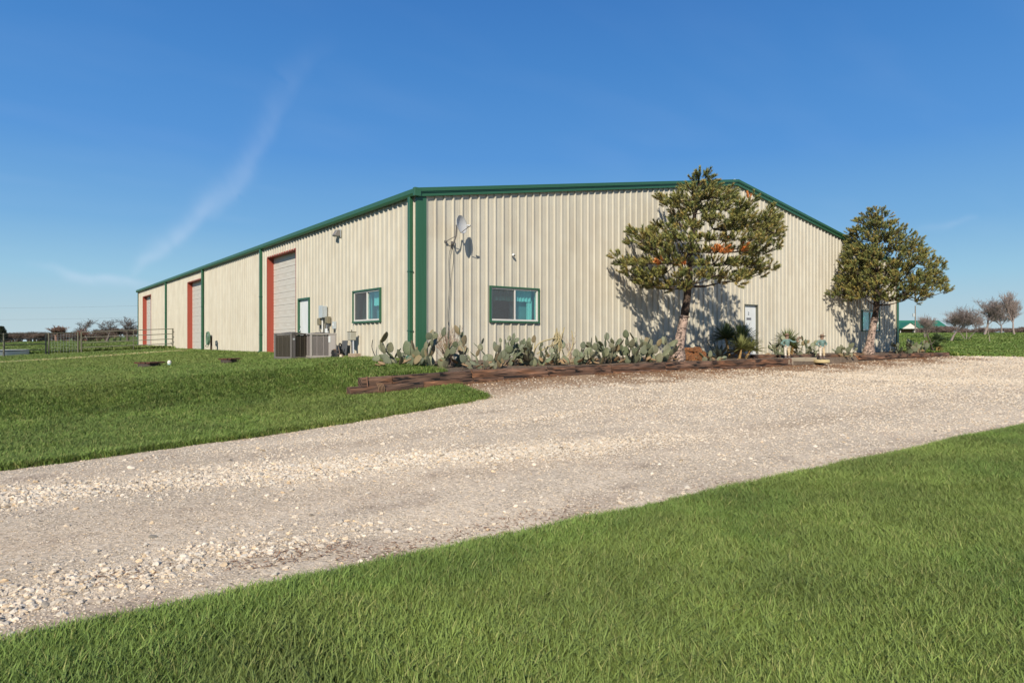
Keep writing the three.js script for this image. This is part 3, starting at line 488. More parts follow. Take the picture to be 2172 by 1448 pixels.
{
  const t = thing('leaning_board', 'dark grey board leaning on the wall behind black hose', 'board', [-.3, H(-.3, -4.55), -4.6]); part('panel', box(.03, .62, .42, .06, .30, 0, .006, 0, 0, -.14), mat([.09, .095, .10], .7), t);
  const hz = thing('black_hose', 'coil of black hose heaped by the grey condenser', 'hose', [-.56, H(-.56, -4.5), -4.42]); const pts = []; for (let k = 0; k <= 90; k++) { const a = k / 90 * 6.283 * 5, q = rng(70 + k)(); pts.push(V(Math.cos(a) * (.15 + .03 * q), .04 + k * .0028 + .03 * q, Math.sin(a) * (.17 + .03 * q))); } part('coil', tube(pts, .024, 7), M.black, hz); part('loose_end', tube(curve([[.1, .26, 0], [.12, .48, .06], [.05, .52, .1], [-.02, .3, .12], [-.04, .08, .2]], 18), .022, 7), M.black, hz);
  const bl = thing('concrete_block', 'tan concrete block at the foot of the long wall', 'block', [-.34, H(-.34, -3.5), -3.55], .1); part('block', box(.22, .20, .44, 0, .09, 0, .012), mat([.40, .30, .215], .9, { map: grimeTex }), bl);
  const pd = thing('utility_pedestal', 'grey utility box on two leaning pipes by the side window', 'utility pedestal', [-.3, H(-.3, -3.75), -3.85]);
  part('cabinet', box(.2, .27, .25, 0, .75, 0, .015), mat([.40, .38, .32], .5, { map: grimeTex }), pd); part('cap', box(.22, .02, .27, 0, .892, 0, .005), M.tanBox, pd); part('post', tube([V(.02, -.08, .06), V(0, .62, .03)], .045, 10), mat([.10, .095, .09], .6), pd); part('post', tube([V(0, -.08, .16), V(.02, .62, .08)], .028, 8), M.galv, pd); part('collar', cyl(.05, .05, .05, 0, .6, .03), M.galv, pd); part('knob', cyl(.02, .015, .06, 0, .93, 0, 8), M.black, pd);
  const va = thing('water_valve', 'low pipe loop with cream valve caps by the concrete block', 'valve', [-.62, H(-.62, -4.0), -4.0]); part('pipe', tube(curve([[0, -.05, -.32], [0, .12, -.3], [0, .17, -.15], [0, .17, .1], [0, .1, .22], [0, -.05, .24]], 20), .017, 7), mat([.16, .11, .08], .7), va); part('valve_cap', cyl(.055, .045, .12, -.05, .07, -.42, 12), mat([.66, .62, .48], .6), va); part('valve_cap', cyl(.05, .05, .14, -.02, .09, .08, 12), mat([.66, .58, .42], .6), va); part('riser', tube(curve([[.02, .1, -.1], [.04, .3, -.2], [.02, .42, -.24]], 8), .013, 6), mat([.16, .11, .08], .7), va);
  const lc = thing('cable_loop', 'bent dark cable rising from the grass beside the cactus', 'cable', [-.25, H(-.25, -2.2), -2.3]); part('cable', tube(curve([[0, .62, -.1], [-.02, .42, -.12], [-.03, .2, .05], [-.05, .06, .3], [-.1, .02, .7]], 20), .013, 6), M.black, lc);
  // hose on its post by the middle bay
  const hp = thing('hose_post', 'wooden post with hanger beside the long wall', 'post', [-.4, H(-.4, -21.6), -21.6]); part('post', box(.09, 1.0, .09, 0, .42, 0, .01), mat([.30, .24, .15], .9, { map: woodTex }), hp); part('hanger', merge([box(.2, .03, .24, -.08, .86, 0), box(.02, .16, .24, -.17, .9, 0)]), M.galv, hp);
  const ho = thing('garden_hose', 'coiled green garden hose hanging on a post', 'hose', [-.56, H(-.4, -21.6) + .78, -21.6]); const loops = []; const r = rng(5); for (let k = 0; k <= 150; k++) { const a = k / 150 * 6.283 * 9, d = Math.floor(k / 16.7); loops.push(V(-.05 + .012 * d, Math.sin(a) * (.30 + .02 * Math.sin(d * 2.1)) + (Math.sin(a) < 0 ? -.06 : 0), Math.cos(a) * (.22 + .02 * Math.cos(d * 1.7)))); } part('coil', tube(loops, .017, 6), mat([.11, .19, .12], .5), ho); part('tail', tube(curve([[0, -.3, .05], [-.02, -.46, .12], [-.05, -.3, .2]], 10), .016, 6), mat([.11, .19, .12], .5), ho); part('run', tube(curve([[.02, -.1, -.15], [.05, -.32, -.45], [.08, -.46, -.9], [.3, -.5, -1.3]], 14), .015, 6), mat([.16, .22, .15], .5), ho);
  // covers and pipe cap out on the side lawn
  const lidM = mat([.42, .22, .15], .9, { map: woodTex, bumpMap: woodBump, bumpScale: .01 });
  for (const [x, z, w, lab] of [[-5.77, -6.61, .68, 'weathered brown well cover with sticks on the left lawn'], [-3.78, -5.19, .52, 'smaller brown well cover on the lawn nearer the barn']]) {
    const c = thing('well_cover', lab, 'well cover', [x, H(x, z) - .03, z], .5); part('riser', cyl(w * .47, w * .45, .24, 0, .08, 0, 20), mat([.06, .045, .035], .9), c); for (let k = 0; k < 4; k++) part('board', box(w * .94 - Math.abs(k - 1.5) * .07, .045, w * .235, .01 * k, .222 + .004 * k, (k - 1.5) * w * .245, .006, 0, 0, .01 * (k - 1)), lidM, c);
    part('twig', merge([tube([V(-.2, .12, w * .42), V(.2, .19, w * .46)], .012, 5), tube([V(.05, .02, w * .48), V(.22, .13, w * .40)], .01, 5)]), M.darkWood, c);
  }
  const cp = thing('cleanout_pipe', 'white capped pipe with pale teal collar standing in lawn', 'pipe', [-5.19, H(-5.19, -6.67), -6.67]); part('pipe', cyl(.05, .05, .22, 0, .05, 0, 14), mat([.42, .60, .55], .5), cp); part('cap', merge([cyl(.062, .062, .06, 0, .17, 0, 14), cyl(.045, .035, .03, 0, .215, 0, 10)]), mat([.74, .70, .60], .5), cp);
}
// ---------------------------------------------------------------- pipe corral at the far end of the long wall
{
  const pipe = mat([.13, .12, .08], .6), run = (name, label, a, b, rails, posts, cat, hgt) => {
    const t = thing(name, label, cat, [a[0], H(...a), a[1]]), dx = b[0] - a[0], dz = b[1] - a[1], L = Math.hypot(dx, dz), dy = H(...b) - H(...a), at = (u, y) => V(dx * u, dy * u + y, dz * u);
    for (const y of rails) part('rail', tube([at(0, y), at(1, y)], .024, 8), pipe, t); for (const u of posts) part('post', tube([at(u, -.1), at(u, hgt + .03)], u === 0 || u === 1 ? .045 : .022, 8), pipe, t); return t;
  };
  run('corral_fence', 'olive pipe corral panel meeting the barn wall', [-.14, -32.9], [-5.2, -34.4], [.12, .43, .74, 1.08, 1.42], [0, .44, 1], 'fence panel', 1.42);
  const g = run('corral_gate', 'narrow walk-through corral gate with wire mesh', [-5.38, -34.45], [-6.95, -34.0], [.1, 1.42], [0, 1], 'gate', 1.42);
  { const w = [], dx = -1.57, dz = .45; for (let k = 1; k < 10; k++) w.push(tube([V(dx * k / 10, .1, dz * k / 10), V(dx * k / 10, 1.42, dz * k / 10)], .004, 4)); for (let k = 1; k < 8; k++) w.push(tube([V(0, .1 + k * .165, 0), V(dx, .1 + k * .165, dz)], .004, 4)); part('wire_mesh', merge(w), M.galv, g); }
  run('corral_fence', 'olive pipe corral panel at the left edge before the stock tank', [-7.1, -33.95], [-9.2, -31.9], [.1, .43, .78, 1.1, 1.44], [0, 1], 'fence panel', 1.44);
  run('corral_fence', 'olive pipe corral panel running out of the left of the frame', [-9.26, -31.8], [-11.5, -29.5], [.1, .43, .78, 1.1, 1.44], [1], 'fence panel', 1.44);
  const tk = thing('stock_tank', 'pale oval stock tank with dark water behind the corral', 'stock tank', [-9.3, H(-9.3, -36.6), -36.9], .7); const sh = new THREE.LatheGeometry([[.0, .02], [.95, .02], [.97, .04], [.98, .46], [1.0, .48], [.97, .49], [.95, .47], [.94, .06], [0, .05]].map(p => new THREE.Vector2(...p)), 32); sh.scale(1.9, 1, .7); part('tub', sh, mat([.62, .63, .62], .5), tk); const wt = new THREE.CircleGeometry(.945, 32); wt.rotateX(-Math.PI / 2); wt.scale(1.9, 1, .7); wt.translate(0, .40, 0); part('water', wt, mat([.03, .035, .03], .1), tk);
}
// ---------------------------------------------------------------- railroad-tie edging
function tieGeo(L, h, d, seed) {
  const g = new THREE.BoxGeometry(L, h, d, Math.max(4, Math.round(L / .12)), 4, 3), p = g.attributes.position, uv = g.attributes.uv, r = rng(seed), ph = r() * 40;
  for (let i = 0; i < p.count; i++) {
    let x = p.getX(i), y = p.getY(i), z = p.getZ(i); const e = ss(.75, 1, Math.abs(y) / (h / 2)) * ss(.75, 1, Math.abs(z) / (d / 2));
    const n = fbm(x * 5 + ph, y * 9 + z * 7, seed, 3) - .5, gr = fbm(x * 1.4 + ph, y * 30, seed + 5, 2) - .5;
    p.setXYZ(i, x + (Math.abs(x) > L / 2 - .01 ? n * .04 : 0), y * (1 - .10 * e) + n * .022, z * (1 - .10 * e) + gr * .03 + n * .02); uv.setXY(i, x * .3 + ph, (y + z) * 1.4 + ph);
  }
  g.computeVertexNormals(); return g;
}
{
  const tones = [[.56, .42, .32], [.44, .34, .27], [.62, .475, .37], [.50, .37, .27]].map(c => mat(c, .92, { map: woodTex, bumpMap: woodBump, bumpScale: .016 }));
  let seed = 300;
  const addTie = (t, xa, xb, za, zb, top, h = .2, d = .2, lab, tb) => { seed++; const L = Math.hypot(xb - xa, zb - za), topb = tb ?? top, m = part('timber', tieGeo(L - .02, h, d, seed), tones[seed % 4], t, lab); m.position.set((xa + xb) / 2, (top + topb) / 2 - h / 2, (za + zb) / 2); m.rotation.set(0, -Math.atan2(zb - za, xb - xa), Math.atan2(topb - top, xb - xa), 'YZX'); };
  const a = thing('timber_edging', 'low wall of old railroad ties, two courses high at its left end', 'timber edging');
  const on = (xa, xb, dy = 0, dz = 0, h, d) => addTie(a, xa, xb, ztie(xa) + dz, ztie(xb) + dz, topTie(xa) + dy, h, d, undefined, topTie(xb) + dy);
  on(-3.42, -1.55, -.19, .06, .2); on(-1.55, -.12, -.19, .05, .2); on(-3.42, -.12, -.385, .09, .2); on(-3.12, -2.35, 0, 0, .195); on(-2.35, -.12, 0, 0, .195); on(-.1, 2.4, 0, 0, .195); on(-.1, 2.4, -.19, .05, .2); on(2.4, 4.9); on(4.9, 7.4); on(7.4, 9.9); on(9.9, 12.5); on(12.5, 15.0);
  on(2.4, 4.9, -.19, .02, .2); on(4.9, 7.4, -.2, .02, .2); on(7.4, 9.9, -.2, .02, .2); on(9.9, 12.5, -.2, .02, .2); on(12.5, 15.0, -.2, .02, .2);
  part('wire_binding', merge([0, 1, 2, 3, 4].map(k => { const g = new THREE.TorusGeometry(.145, .009, 5, 16); g.rotateY(Math.PI / 2); g.translate(-2.75 + k * .035, topTie(-2.75) - .29, ztie(-2.75) + .06); return g; })), mat([.22, .13, .07], .8), a);
  part('spike', tube([V(-2.98, topTie(-3) - .25, ztie(-3) + .13), V(-3.0, topTie(-3) + .03, ztie(-3) + .12)], .014, 6), mat([.2, .1, .06], .8), a);
  const b = thing('timber_edging', 'railroad-tie edging of the bed behind the two statues and second pine', 'timber edging');
  addTie(b, 13.75, 15.25, 1.75, 1.75, .03); addTie(b, 15.3, 17.9, 1.85, 1.95, .02); addTie(b, 15.3, 17.9, 1.87, 1.97, -.19, .22); addTie(b, 18.0, 20.6, 2.2, 2.3, -.02); for (const [x0, x1] of [[20.6, 23.1], [23.1, 25.6], [25.6, 28.2], [28.2, 30.75]]) { addTie(b, x0, x1, ztie(x0), ztie(x1), -.05 + .004 * (x0 - 20)); }
  const st = thing('entry_step', 'low tan step block before the statues', 'step', [16.05, -.29, 2.3]); part('slab', box(2.1, .22, .5, 0, .09, 0, .015), mat([.42, .345, .25], .9, { map: grimeTex }), st);
}
// ---------------------------------------------------------------- prickly pears: every pad its own piece
const padGeo = (() => { const g = new THREE.SphereGeometry(1, 10, 7), p = g.attributes.position; for (let i = 0; i < p.count; i++) { const y = (p.getY(i) + 1) / 2, w = .5 * Math.pow(Math.max(0, Math.sin(Math.PI * Math.pow(y, .80))), .62) / Math.max(.05, Math.sqrt(1 - Math.pow(p.getY(i), 2))); p.setXYZ(i, p.getX(i) * w * .80, y, p.getZ(i) * .055 * (1.1 - .3 * y)); } g.computeVertexNormals(); return g; })();
const padTex = tex(256, 256, (u, v) => { const a = fbm(u * 5, v * 5, 141, 4, 5), d = Math.hypot((u * 14) % 1 - .5, (v * 10 + Math.floor(u * 14) % 2 * .5) % 1 - .5); const k = mix(.75, 1.05, a) - (d < .13 ? .28 : 0); return [k, k, k * .97]; });
const padMats = [[.225, .235, .145], [.19, .205, .135], [.25, .24, .16], [.16, .185, .11], [.28, .215, .12]].map(c => mat(c, .65, { map: padTex }));
const deadPad = mat([.34, .22, .12], .9, { map: padTex });
function pricklyPear(label, x, z, o) {
  o.size *= 1.12; o.stems = Math.round(o.stems * 1.35); o.max = Math.round(o.max * 1.4);
  const t = thing('prickly_pear', label, 'cactus', [x, H(x, z) - .03, z], 0, 'prickly pears in the front bed'), r = rng(o.seed), Q = new THREE.Quaternion(), Z = V(0, 0, 1), Y = V(0, 1, 0);
  let count = 0;
  const grow = (p, dir, size, level) => {
    if (count > o.max) return; count++;
    const face = new THREE.Vector3(r() - .5, (r() - .5) * .5, r() - .35); face.addScaledVector(dir, -face.dot(dir)).normalize();
    const side = new THREE.Vector3().crossVectors(dir, face), m4 = new THREE.Matrix4().makeBasis(side, dir, face), m = part('pad', padGeo, padMats[Math.floor(Math.pow(r(), 1.2) * (o.brown ? 5 : 4.25))], t);
    const w = size * mix(.8, 1.2, r()) * (o.brown && r() < .5 ? .6 : 1); m.quaternion.setFromRotationMatrix(m4); m.position.copy(p); m.scale.set(w, size, size * 1.1);
    if (level <= 0) return;
    const kids = level > 1 ? 1 + Math.floor(r() * 2.3) : Math.floor(r() * 2.6);
    for (let k = 0; k < kids; k++) { const a = (r() - .5) * 2.1, q = p.clone().addScaledVector(dir, size * (.5 + .42 * Math.cos(a))).addScaledVector(side, w * .38 * Math.sin(a)), d = dir.clone().multiplyScalar(Math.cos(a)).addScaledVector(side, Math.sin(a) * .9).addScaledVector(face, (r() - .5) * .9).addScaledVector(Y, o.up); d.normalize(); if (q.y + d.y * size < .02) d.y = Math.abs(d.y) + .1, d.normalize(); grow(q, d, size * mix(.78, 1.02, r()), level - 1); }
  };
  for (let k = 0; k < o.stems; k++) { const a = k / o.stems * 6.283 + r(), d = Math.sqrt(r()) * o.spread, dir = V(Math.cos(a) * o.tilt * mix(.3, 1, r()), 1, Math.sin(a) * o.tilt * mix(.3, 1, r()) ).normalize(); grow(V(Math.cos(a) * d * 1.5, 0, Math.sin(a) * d * .7), dir, o.size * mix(.8, 1.15, r()), o.levels); }
  for (let k = 0; k < 9; k++) { const a = r() * 6.283, d = o.spread * mix(.6, 1.9, r()), m = part('dead_pad', padGeo, deadPad, t); m.position.set(Math.cos(a) * d * 1.4, .04 + r() * .1, Math.sin(a) * d * .8); m.rotation.set(1.2 + (r() - .5) * .9, r() * 6.283, (r() - .5) * .8, 'YXZ'); const q = o.size * mix(.5, .85, r()); m.scale.set(q * .8, q, q * 2); }
  return t;
}
{
  const L = [
    ['sprawling prickly pear with long drooping pads left of the barn corner', -1.05, 1.15, { seed: 1, stems: 7, spread: .45, tilt: .9, size: .34, levels: 2, up: .15, max: 26, brown: 1 }],
    ['brownish prickly pear below the green corner trim', -.1, 1.55, { seed: 2, stems: 8, spread: .42, tilt: .7, size: .30, levels: 3, up: .25, max: 32, brown: 1 }],
    ['low withered prickly pear right at the timber joint', .75, 2.35, { seed: 3, stems: 6, spread: .35, tilt: 1.1, size: .24, levels: 2, up: .05, max: 20, brown: 1 }],
    ['tall upright prickly pear under the left edge of the front window', 1.75, 1.7, { seed: 14, stems: 6, spread: .28, tilt: .45, size: .24, levels: 4, up: .55, max: 34 }],
    ['dense broad prickly pear below the front window', 2.75, 2.0, { seed: 5, stems: 9, spread: .45, tilt: .6, size: .25, levels: 3, up: .35, max: 40 }],
    ['round-padded prickly pear right of the dead stalks', 3.95, 2.1, { seed: 6, stems: 7, spread: .4, tilt: .7, size: .25, levels: 2, up: .2, max: 26 }],
    ['prickly pear with one long arched pad midway along the bed', 5.15, 2.15, { seed: 7, stems: 8, spread: .45, tilt: .8, size: .29, levels: 3, up: .3, max: 32 }],
    ['grey-green prickly pear left of the big pine shadow', 6.35, 2.1, { seed: 8, stems: 8, spread: .45, tilt: .75, size: .30, levels: 3, up: .3, max: 32 }],
    ['spreading prickly pear at the left foot of the big pine', 7.6, 2.0, { seed: 9, stems: 7, spread: .4, tilt: .9, size: .29, levels: 2, up: .2, max: 26 }],
    ['small prickly pear in front of the firewood', 10.35, 2.25, { seed: 10, stems: 4, spread: .3, tilt: 1, size: .2, levels: 1, up: .1, max: 10 }],
    ['prickly pear between the two statues', 16.1, 1.45, { seed: 11, stems: 7, spread: .38, tilt: .5, size: .25, levels: 3, up: .5, max: 32 }],
    ['prickly pear right behind the right statue', 18.3, 1.5, { seed: 12, stems: 7, spread: .4, tilt: .6, size: .25, levels: 3, up: .4, max: 30 }],
    ['small prickly pear with one round upright pad over the ties', 19.9, 2.35, { seed: 13, stems: 6, spread: .3, tilt: .9, size: .25, levels: 2, up: .2, max: 18 }],
    ['low prickly pear right of the leaning pine', 27.9, 1.4, { seed: 4, stems: 8, spread: .5, tilt: .9, size: .27, levels: 2, up: .2, max: 26 }],
    ['prickly pear at the far right end of the bed', 30.2, 1.2, { seed: 15, stems: 7, spread: .45, tilt: .9, size: .28, levels: 2, up: .2, max: 24 }],
  ];
  for (const [lab, x, z, o] of L) pricklyPear(lab, x, z, o);
}
// ---------------------------------------------------------------- yuccas
function rosette(n, len, seed, low = -.15) {
  const r = rng(seed), P = [], I = [];
  for (let k = 0; k < n; k++) {
    const a = r() * 6.283, e = mix(low, 1.45, Math.pow(r(), .75)), l = len * mix(.65, 1.1, r()), w = .019 * mix(.8, 1.2, r()), ca = Math.cos(a), sa = Math.sin(a), droop = mix(.02, .22, r()) * (1.3 - e), b0 = P.length / 3;
    for (let s = 0; s <= 4; s++) { const t = s / 4, d = l * t * Math.cos(e), y = l * t * Math.sin(e) - droop * t * t * l, ww = w * (s === 4 ? .06 : Math.sin(Math.PI * (.22 + .72 * t))); P.push(ca * d - sa * ww, y + .006, sa * d + ca * ww, ca * d, y - .008, sa * d, ca * d + sa * ww, y + .006, sa * d - ca * ww); }
    for (let s = 0; s < 4; s++) for (const o of [0, 1]) { const q = b0 + s * 3 + o; I.push(q, q + 1, q + 4, q, q + 4, q + 3); }
  }
  const g = new THREE.BufferGeometry(); g.setAttribute('position', new THREE.Float32BufferAttribute(P, 3)); g.setIndex(I); g.computeVertexNormals(); return g;
}
{
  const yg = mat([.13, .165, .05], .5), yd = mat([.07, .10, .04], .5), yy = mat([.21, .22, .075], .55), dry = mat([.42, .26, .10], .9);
  const yucca = (label, x, z, heads) => { const t = thing('yucca', label, 'yucca', [x, H(x, z), z], 0, 'yuccas in the front bed'); for (const [dx, dy, dz, n, len, m, s] of heads) { const p = part('rosette', rosette(n, len, s), m, t); p.position.set(dx, dy, dz); part('stem', tube([V(dx * .6, -.08, dz * .6), V(dx, dy, dz)], .05, 7), dry, t); } const q = part('dead_skirt', rosette(60, heads[0][4] * .6, 999 + heads.length, -.5), dry, t); q.position.set(0, .16, 0); return t; };
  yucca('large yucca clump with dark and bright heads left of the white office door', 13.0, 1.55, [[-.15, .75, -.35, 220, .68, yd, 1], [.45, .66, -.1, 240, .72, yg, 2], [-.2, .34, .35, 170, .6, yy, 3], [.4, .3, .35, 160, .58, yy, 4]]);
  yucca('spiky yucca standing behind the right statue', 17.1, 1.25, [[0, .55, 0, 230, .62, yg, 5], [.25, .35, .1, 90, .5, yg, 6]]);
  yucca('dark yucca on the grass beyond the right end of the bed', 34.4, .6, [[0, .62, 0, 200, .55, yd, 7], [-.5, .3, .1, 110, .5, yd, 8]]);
  // black-leaved shadowed agave stump left of it
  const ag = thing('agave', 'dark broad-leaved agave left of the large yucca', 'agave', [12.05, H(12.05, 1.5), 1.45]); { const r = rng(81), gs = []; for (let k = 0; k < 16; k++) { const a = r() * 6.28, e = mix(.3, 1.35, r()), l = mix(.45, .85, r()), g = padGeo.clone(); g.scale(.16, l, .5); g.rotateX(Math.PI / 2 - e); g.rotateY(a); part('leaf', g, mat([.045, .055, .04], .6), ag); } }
}
// ---------------------------------------------------------------- dry plants
{
  const r = rng(91), tan = mat([.36, .25, .17], .9), straw = mat([.38, .31, .16], .85);
  const bush = (label, x, z, n, h, w, seed, m) => { const q = rng(seed), t = thing('dry_shrub', label, 'shrub', [x, H(x, z) - .02, z]), gs = []; for (let k = 0; k < n; k++) { const a = q() * 6.28, s = w * Math.sqrt(q()), hh = h * mix(.45, 1, q()); const tip = V(Math.cos(a) * s, hh, Math.sin(a) * s), mid = V(tip.x * .4 + (q() - .5) * .1, hh * .5, tip.z * .4 + (q() - .5) * .1); gs.push(tube([V((q() - .5) * .1, 0, (q() - .5) * .1), mid, tip], [.008, .005, .003], 4, false)); for (let j = 0; j < 5; j++) { const u = mix(.3, 1, q()), b = mid.clone().lerp(tip, u), e = b.clone().add(V((q() - .5) * .22, q() * .16, (q() - .5) * .22)); gs.push(tube([b, e], [.004, .002], 3, false)); } } part('twigs', merge(gs), m, t); return t; };
  bush('wiry pinkish dry shrub against the barn corner', .42, .95, 80, 1.05, .5, 92, tan);
  bush('thin bare twiggy weed on the wall right of the front window', 4.75, 1.2, 16, .95, .35, 93, tan);
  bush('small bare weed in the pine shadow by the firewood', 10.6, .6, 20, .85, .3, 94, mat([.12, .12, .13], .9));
  const s = thing('dead_stalk_plant', 'bent straw-coloured dead stalks below the right of the front window', 'dead plant', [3.35, H(3.35, 1.75), 1.75]);
  for (const [k, p] of [[[-.6, .05, 0], [-.45, .55, .05], [.0, .72, .1], [.35, .75, .05]], [[-.5, .3, .1], [-.1, .5, .12], [.25, .6, .1], [.42, .78, .05]], [[.35, .02, 0], [.38, .5, 0], [.33, 1.05, .02]], [[.4, .02, 0], [.5, .55, 0], [.62, 1.08, .03]], [[.45, .0, .1], [.75, .3, .1], [.95, .62, .06], [.93, .98, .02]], [[-.55, .1, 0], [-.52, .4, 0], [-.46, .78, 0]], [[.2, .1, .05], [.1, .5, .05], [.28, .85, .0]]].entries()) part('stalk', tube(curve(p, 12), .022 - k * .0014, 6), straw, s);
  { const gs = []; for (let k = 0; k < 34; k++) { const x = mix(.15, .55, r()), y = mix(.7, .95, r()); gs.push(tube([V(x, y, r() * .1), V(x + (r() - .5) * .2, y - .18 - r() * .2, r() * .1), V(x + (r() - .5) * .3, y - .35 - r() * .25, r() * .12)], [.010, .008, .003], 4, false)); } part('hanging_leaves', merge(gs), straw, s); }
  const tw = thing('fallen_branch', 'dark bare branch rising from grass at the right barn corner', 'branch', [31.6, H(31.6, 1.2), 1.2]); part('limb', tube(curve([[.6, .05, 0], [.3, .3, 0], [.05, .55, .05], [-.25, .95, .0], [-.35, 1.25, 0]], 14), [...Array(15)].map((_, i) => .07 - i * .004), 7), mat([.10, .075, .055], .9), tw); for (let k = 0; k < 7; k++) part('twig', tube([V(.3 - k * .09, .3 + k * .12, 0), V(.3 - k * .09 + (r() - .3) * .6, .35 + k * .12 + r() * .3, (r() - .5) * .4)], [.022, .008], 5), mat([.12, .09, .065], .9), tw);
}
// ---------------------------------------------------------------- split firewood beside the big pine
{
  const r = rng(95), bark = mat([.46, .23, .10], .9, { map: barkTex }), cut = mat([.72, .42, .19], .9, { map: woodTex });
  let k = 0; for (const [row, n] of [[0, 6], [1, 5], [2, 3]]) for (let i = 0; i < n; i++) {
    const rad = mix(.07, .115, r()), L = mix(.3, .5, r()), x = 10.0 + (i - (n - 1) / 2) * .20 + (r() - .5) * .05, y = H(10, 1.9) + .075 + row * .145 + (r() - .5) * .02, z = 1.9 - row * .03 + (r() - .5) * .12, t = thing('firewood_log', row === 2 ? 'orange split log on top of the firewood stack by the pine trunk' : 'orange split log within the firewood stack by the pine trunk', 'log', [x, y, z], -.45 + (r() - .5) * .9, row === 2 ? 'top logs of the firewood stack' : 'lower logs of the firewood stack');
    const g = new THREE.CylinderGeometry(rad, rad * 1.05, L, 9, 3), p = g.attributes.position; for (let q = 0; q < p.count; q++) { const f = 1 + .3 * (vnoise(p.getX(q) * 14 + k, p.getZ(q) * 14, 7) - .5); p.setX(q, p.getX(q) * f); p.setZ(q, p.getZ(q) * f); } g.computeVertexNormals(); g.rotateX(Math.PI / 2); part('bark', g, bark, t); const c = cyl(rad * .92, rad * .92, .012, 0, 0, 0, 9); c.rotateX(Math.PI / 2); c.translate(0, 0, L / 2 + .004); part('cut_end', c, cut, t); k++;
  }
}
// ---------------------------------------------------------------- statues of two boys
function sdfFigure(bones, colourOf, n, cx, cy, cz, half) {
  const mc = new MarchingCubes(n, new THREE.MeshBasicMaterial(), false, false, 120000), h = n / 2, a = V(), ab = V(), p = V();
  for (let z = 0; z < n; z++) for (let y = 0; y < n; y++) for (let x = 0; x < n; x++) {
    p.set(cx + (x - h) / h * half, cy + (y - h) / h * half, cz + (z - h) / h * half); let d = 1e9;
    for (const [A, B, ra, rb] of bones) { ab.subVectors(B, A); a.subVectors(p, A); const t = clamp(a.dot(ab) / Math.max(1e-9, ab.lengthSq())), q = a.addScaledVector(ab, -t).length() - mix(ra, rb, t), k = .022, hh = clamp(.5 + .5 * (d - q) / k); d = d > 1e8 ? q : mix(d, q, hh) - k * hh * (1 - hh); }
    mc.field[z * n * n + y * n + x] = -d;
  }
  mc.isolation = 0; mc.update(); const P = [], N = [], C = [];
  for (let i = 0; i < mc.count; i++) { const x = cx + mc.positionArray[i * 3] * half, y = cy + mc.positionArray[i * 3 + 1] * half, z = cz + mc.positionArray[i * 3 + 2] * half; P.push(x, y, z); N.push(mc.normalArray[i * 3], mc.normalArray[i * 3 + 1], mc.normalArray[i * 3 + 2]); C.push(...colourOf(x, y, z)); }
  const g = new THREE.BufferGeometry(); g.setAttribute('position', new THREE.Float32BufferAttribute(P, 3)); g.setAttribute('color', new THREE.Float32BufferAttribute(C, 3)); g.computeVertexNormals(); return g;
}
function statue(label, pos, turn, armOut) {
  const t = thing('statue', label, 'statue', pos, turn), v = V;
  const bones = [[v(-.07, .06, .03), v(-.075, .28, 0), .036, .044], [v(-.075, .28, 0), v(-.065, .50, 0), .046, .066], [v(.09, .06, .02), v(.08, .28, .02), .036, .044], [v(.08, .28, .02), v(.06, .50, 0), .046, .066], [v(-.09, .035, .01), v(-.1, .03, .09), .036, .03], [v(.11, .035, .0), v(.13, .03, .08), .036, .03],
    [v(-.05, .50, 0), v(.05, .50, 0), .068, .068], [v(0, .52, 0), v(0, .66, .01), .088, .098], [v(-.07, .74, 0), v(.07, .74, 0), .07, .07], [v(0, .66, .01), v(0, .76, 0), .095, .07], [v(0, .76, 0), v(0, .83, .01), .036, .036], [v(0, .875, .012), v(0, .90, .02), .066, .07], [v(0, .87, .08), v(0, .885, .075), .012, .01],
    [v(-.125, .75, 0), v(-.235, .62, -.02), .044, .036], [v(-.235, .62, -.02), v(-.11, .53, .04), .035, .026], [v(-.11, .53, .04), v(-.09, .51, .06), .026, .02]];
  if (armOut) bones.push([v(.125, .75, 0), v(.25, .68, .06), .044, .035], [v(.25, .68, .06), v(.40, .70, .12), .034, .025], [v(.40, .70, .12), v(.45, .71, .14), .026, .02]); else bones.push([v(.125, .75, 0), v(.225, .64, -.02), .044, .036], [v(.225, .64, -.02), v(.12, .55, .05), .035, .026], [v(.12, .55, .05), v(.1, .53, .07), .026, .02]);
  const col = (x, y, z) => { const n = mix(.8, 1.12, vnoise(x * 40, y * 40 + z * 30, 3)), hand = (Math.abs(x) > .36) || (Math.abs(x) < .13 && Math.abs(x) > .075 && y < .565 && y > .49 && z > .045); const c = y < .15 ? [.14, .11, .10] : hand ? [.42, .28, .2] : y < .515 && Math.abs(x) < .16 ? (x > .02 ? [.52, .40, .24] : [.62, .55, .45]) : y < .795 ? [.13, .205, .18] : [.30, .20, .14]; return c.map(q => q * n); };
  part('figure', sdfFigure(bones, col, 84, .05, .48, .03, .56), new THREE.MeshStandardMaterial({ vertexColors: true, roughness: .8 }), t);
  const hat = new THREE.LatheGeometry([[0, .10], [.05, .098], [.07, .06], [.075, .012], [.11, .0], [.15, .012], [.152, .02], [.11, .012], [.078, .022]].map(p => new THREE.Vector2(...p)), 20); hat.rotateX(-.12); hat.translate(0, .925, .015); part('hat', hat, mat([.20, .13, .085], .85), t);
  if (armOut) { const f = part('horse_head', tube(curve([[.36, .70, .13], [.42, .83, .14], [.5, .86, .14], [.58, .80, .15]], 10), [.03, .032, .034, .036, .036, .034, .032, .03, .028, .024, .02], 8), mat([.18, .12, .08], .8), t); }
  else part('feather', tube([V(.07, 1.0, .0), V(.09, 1.12, -.02)], [.014, .004], 6), mat([.2, .12, .08], .8), t);
  return t;
}
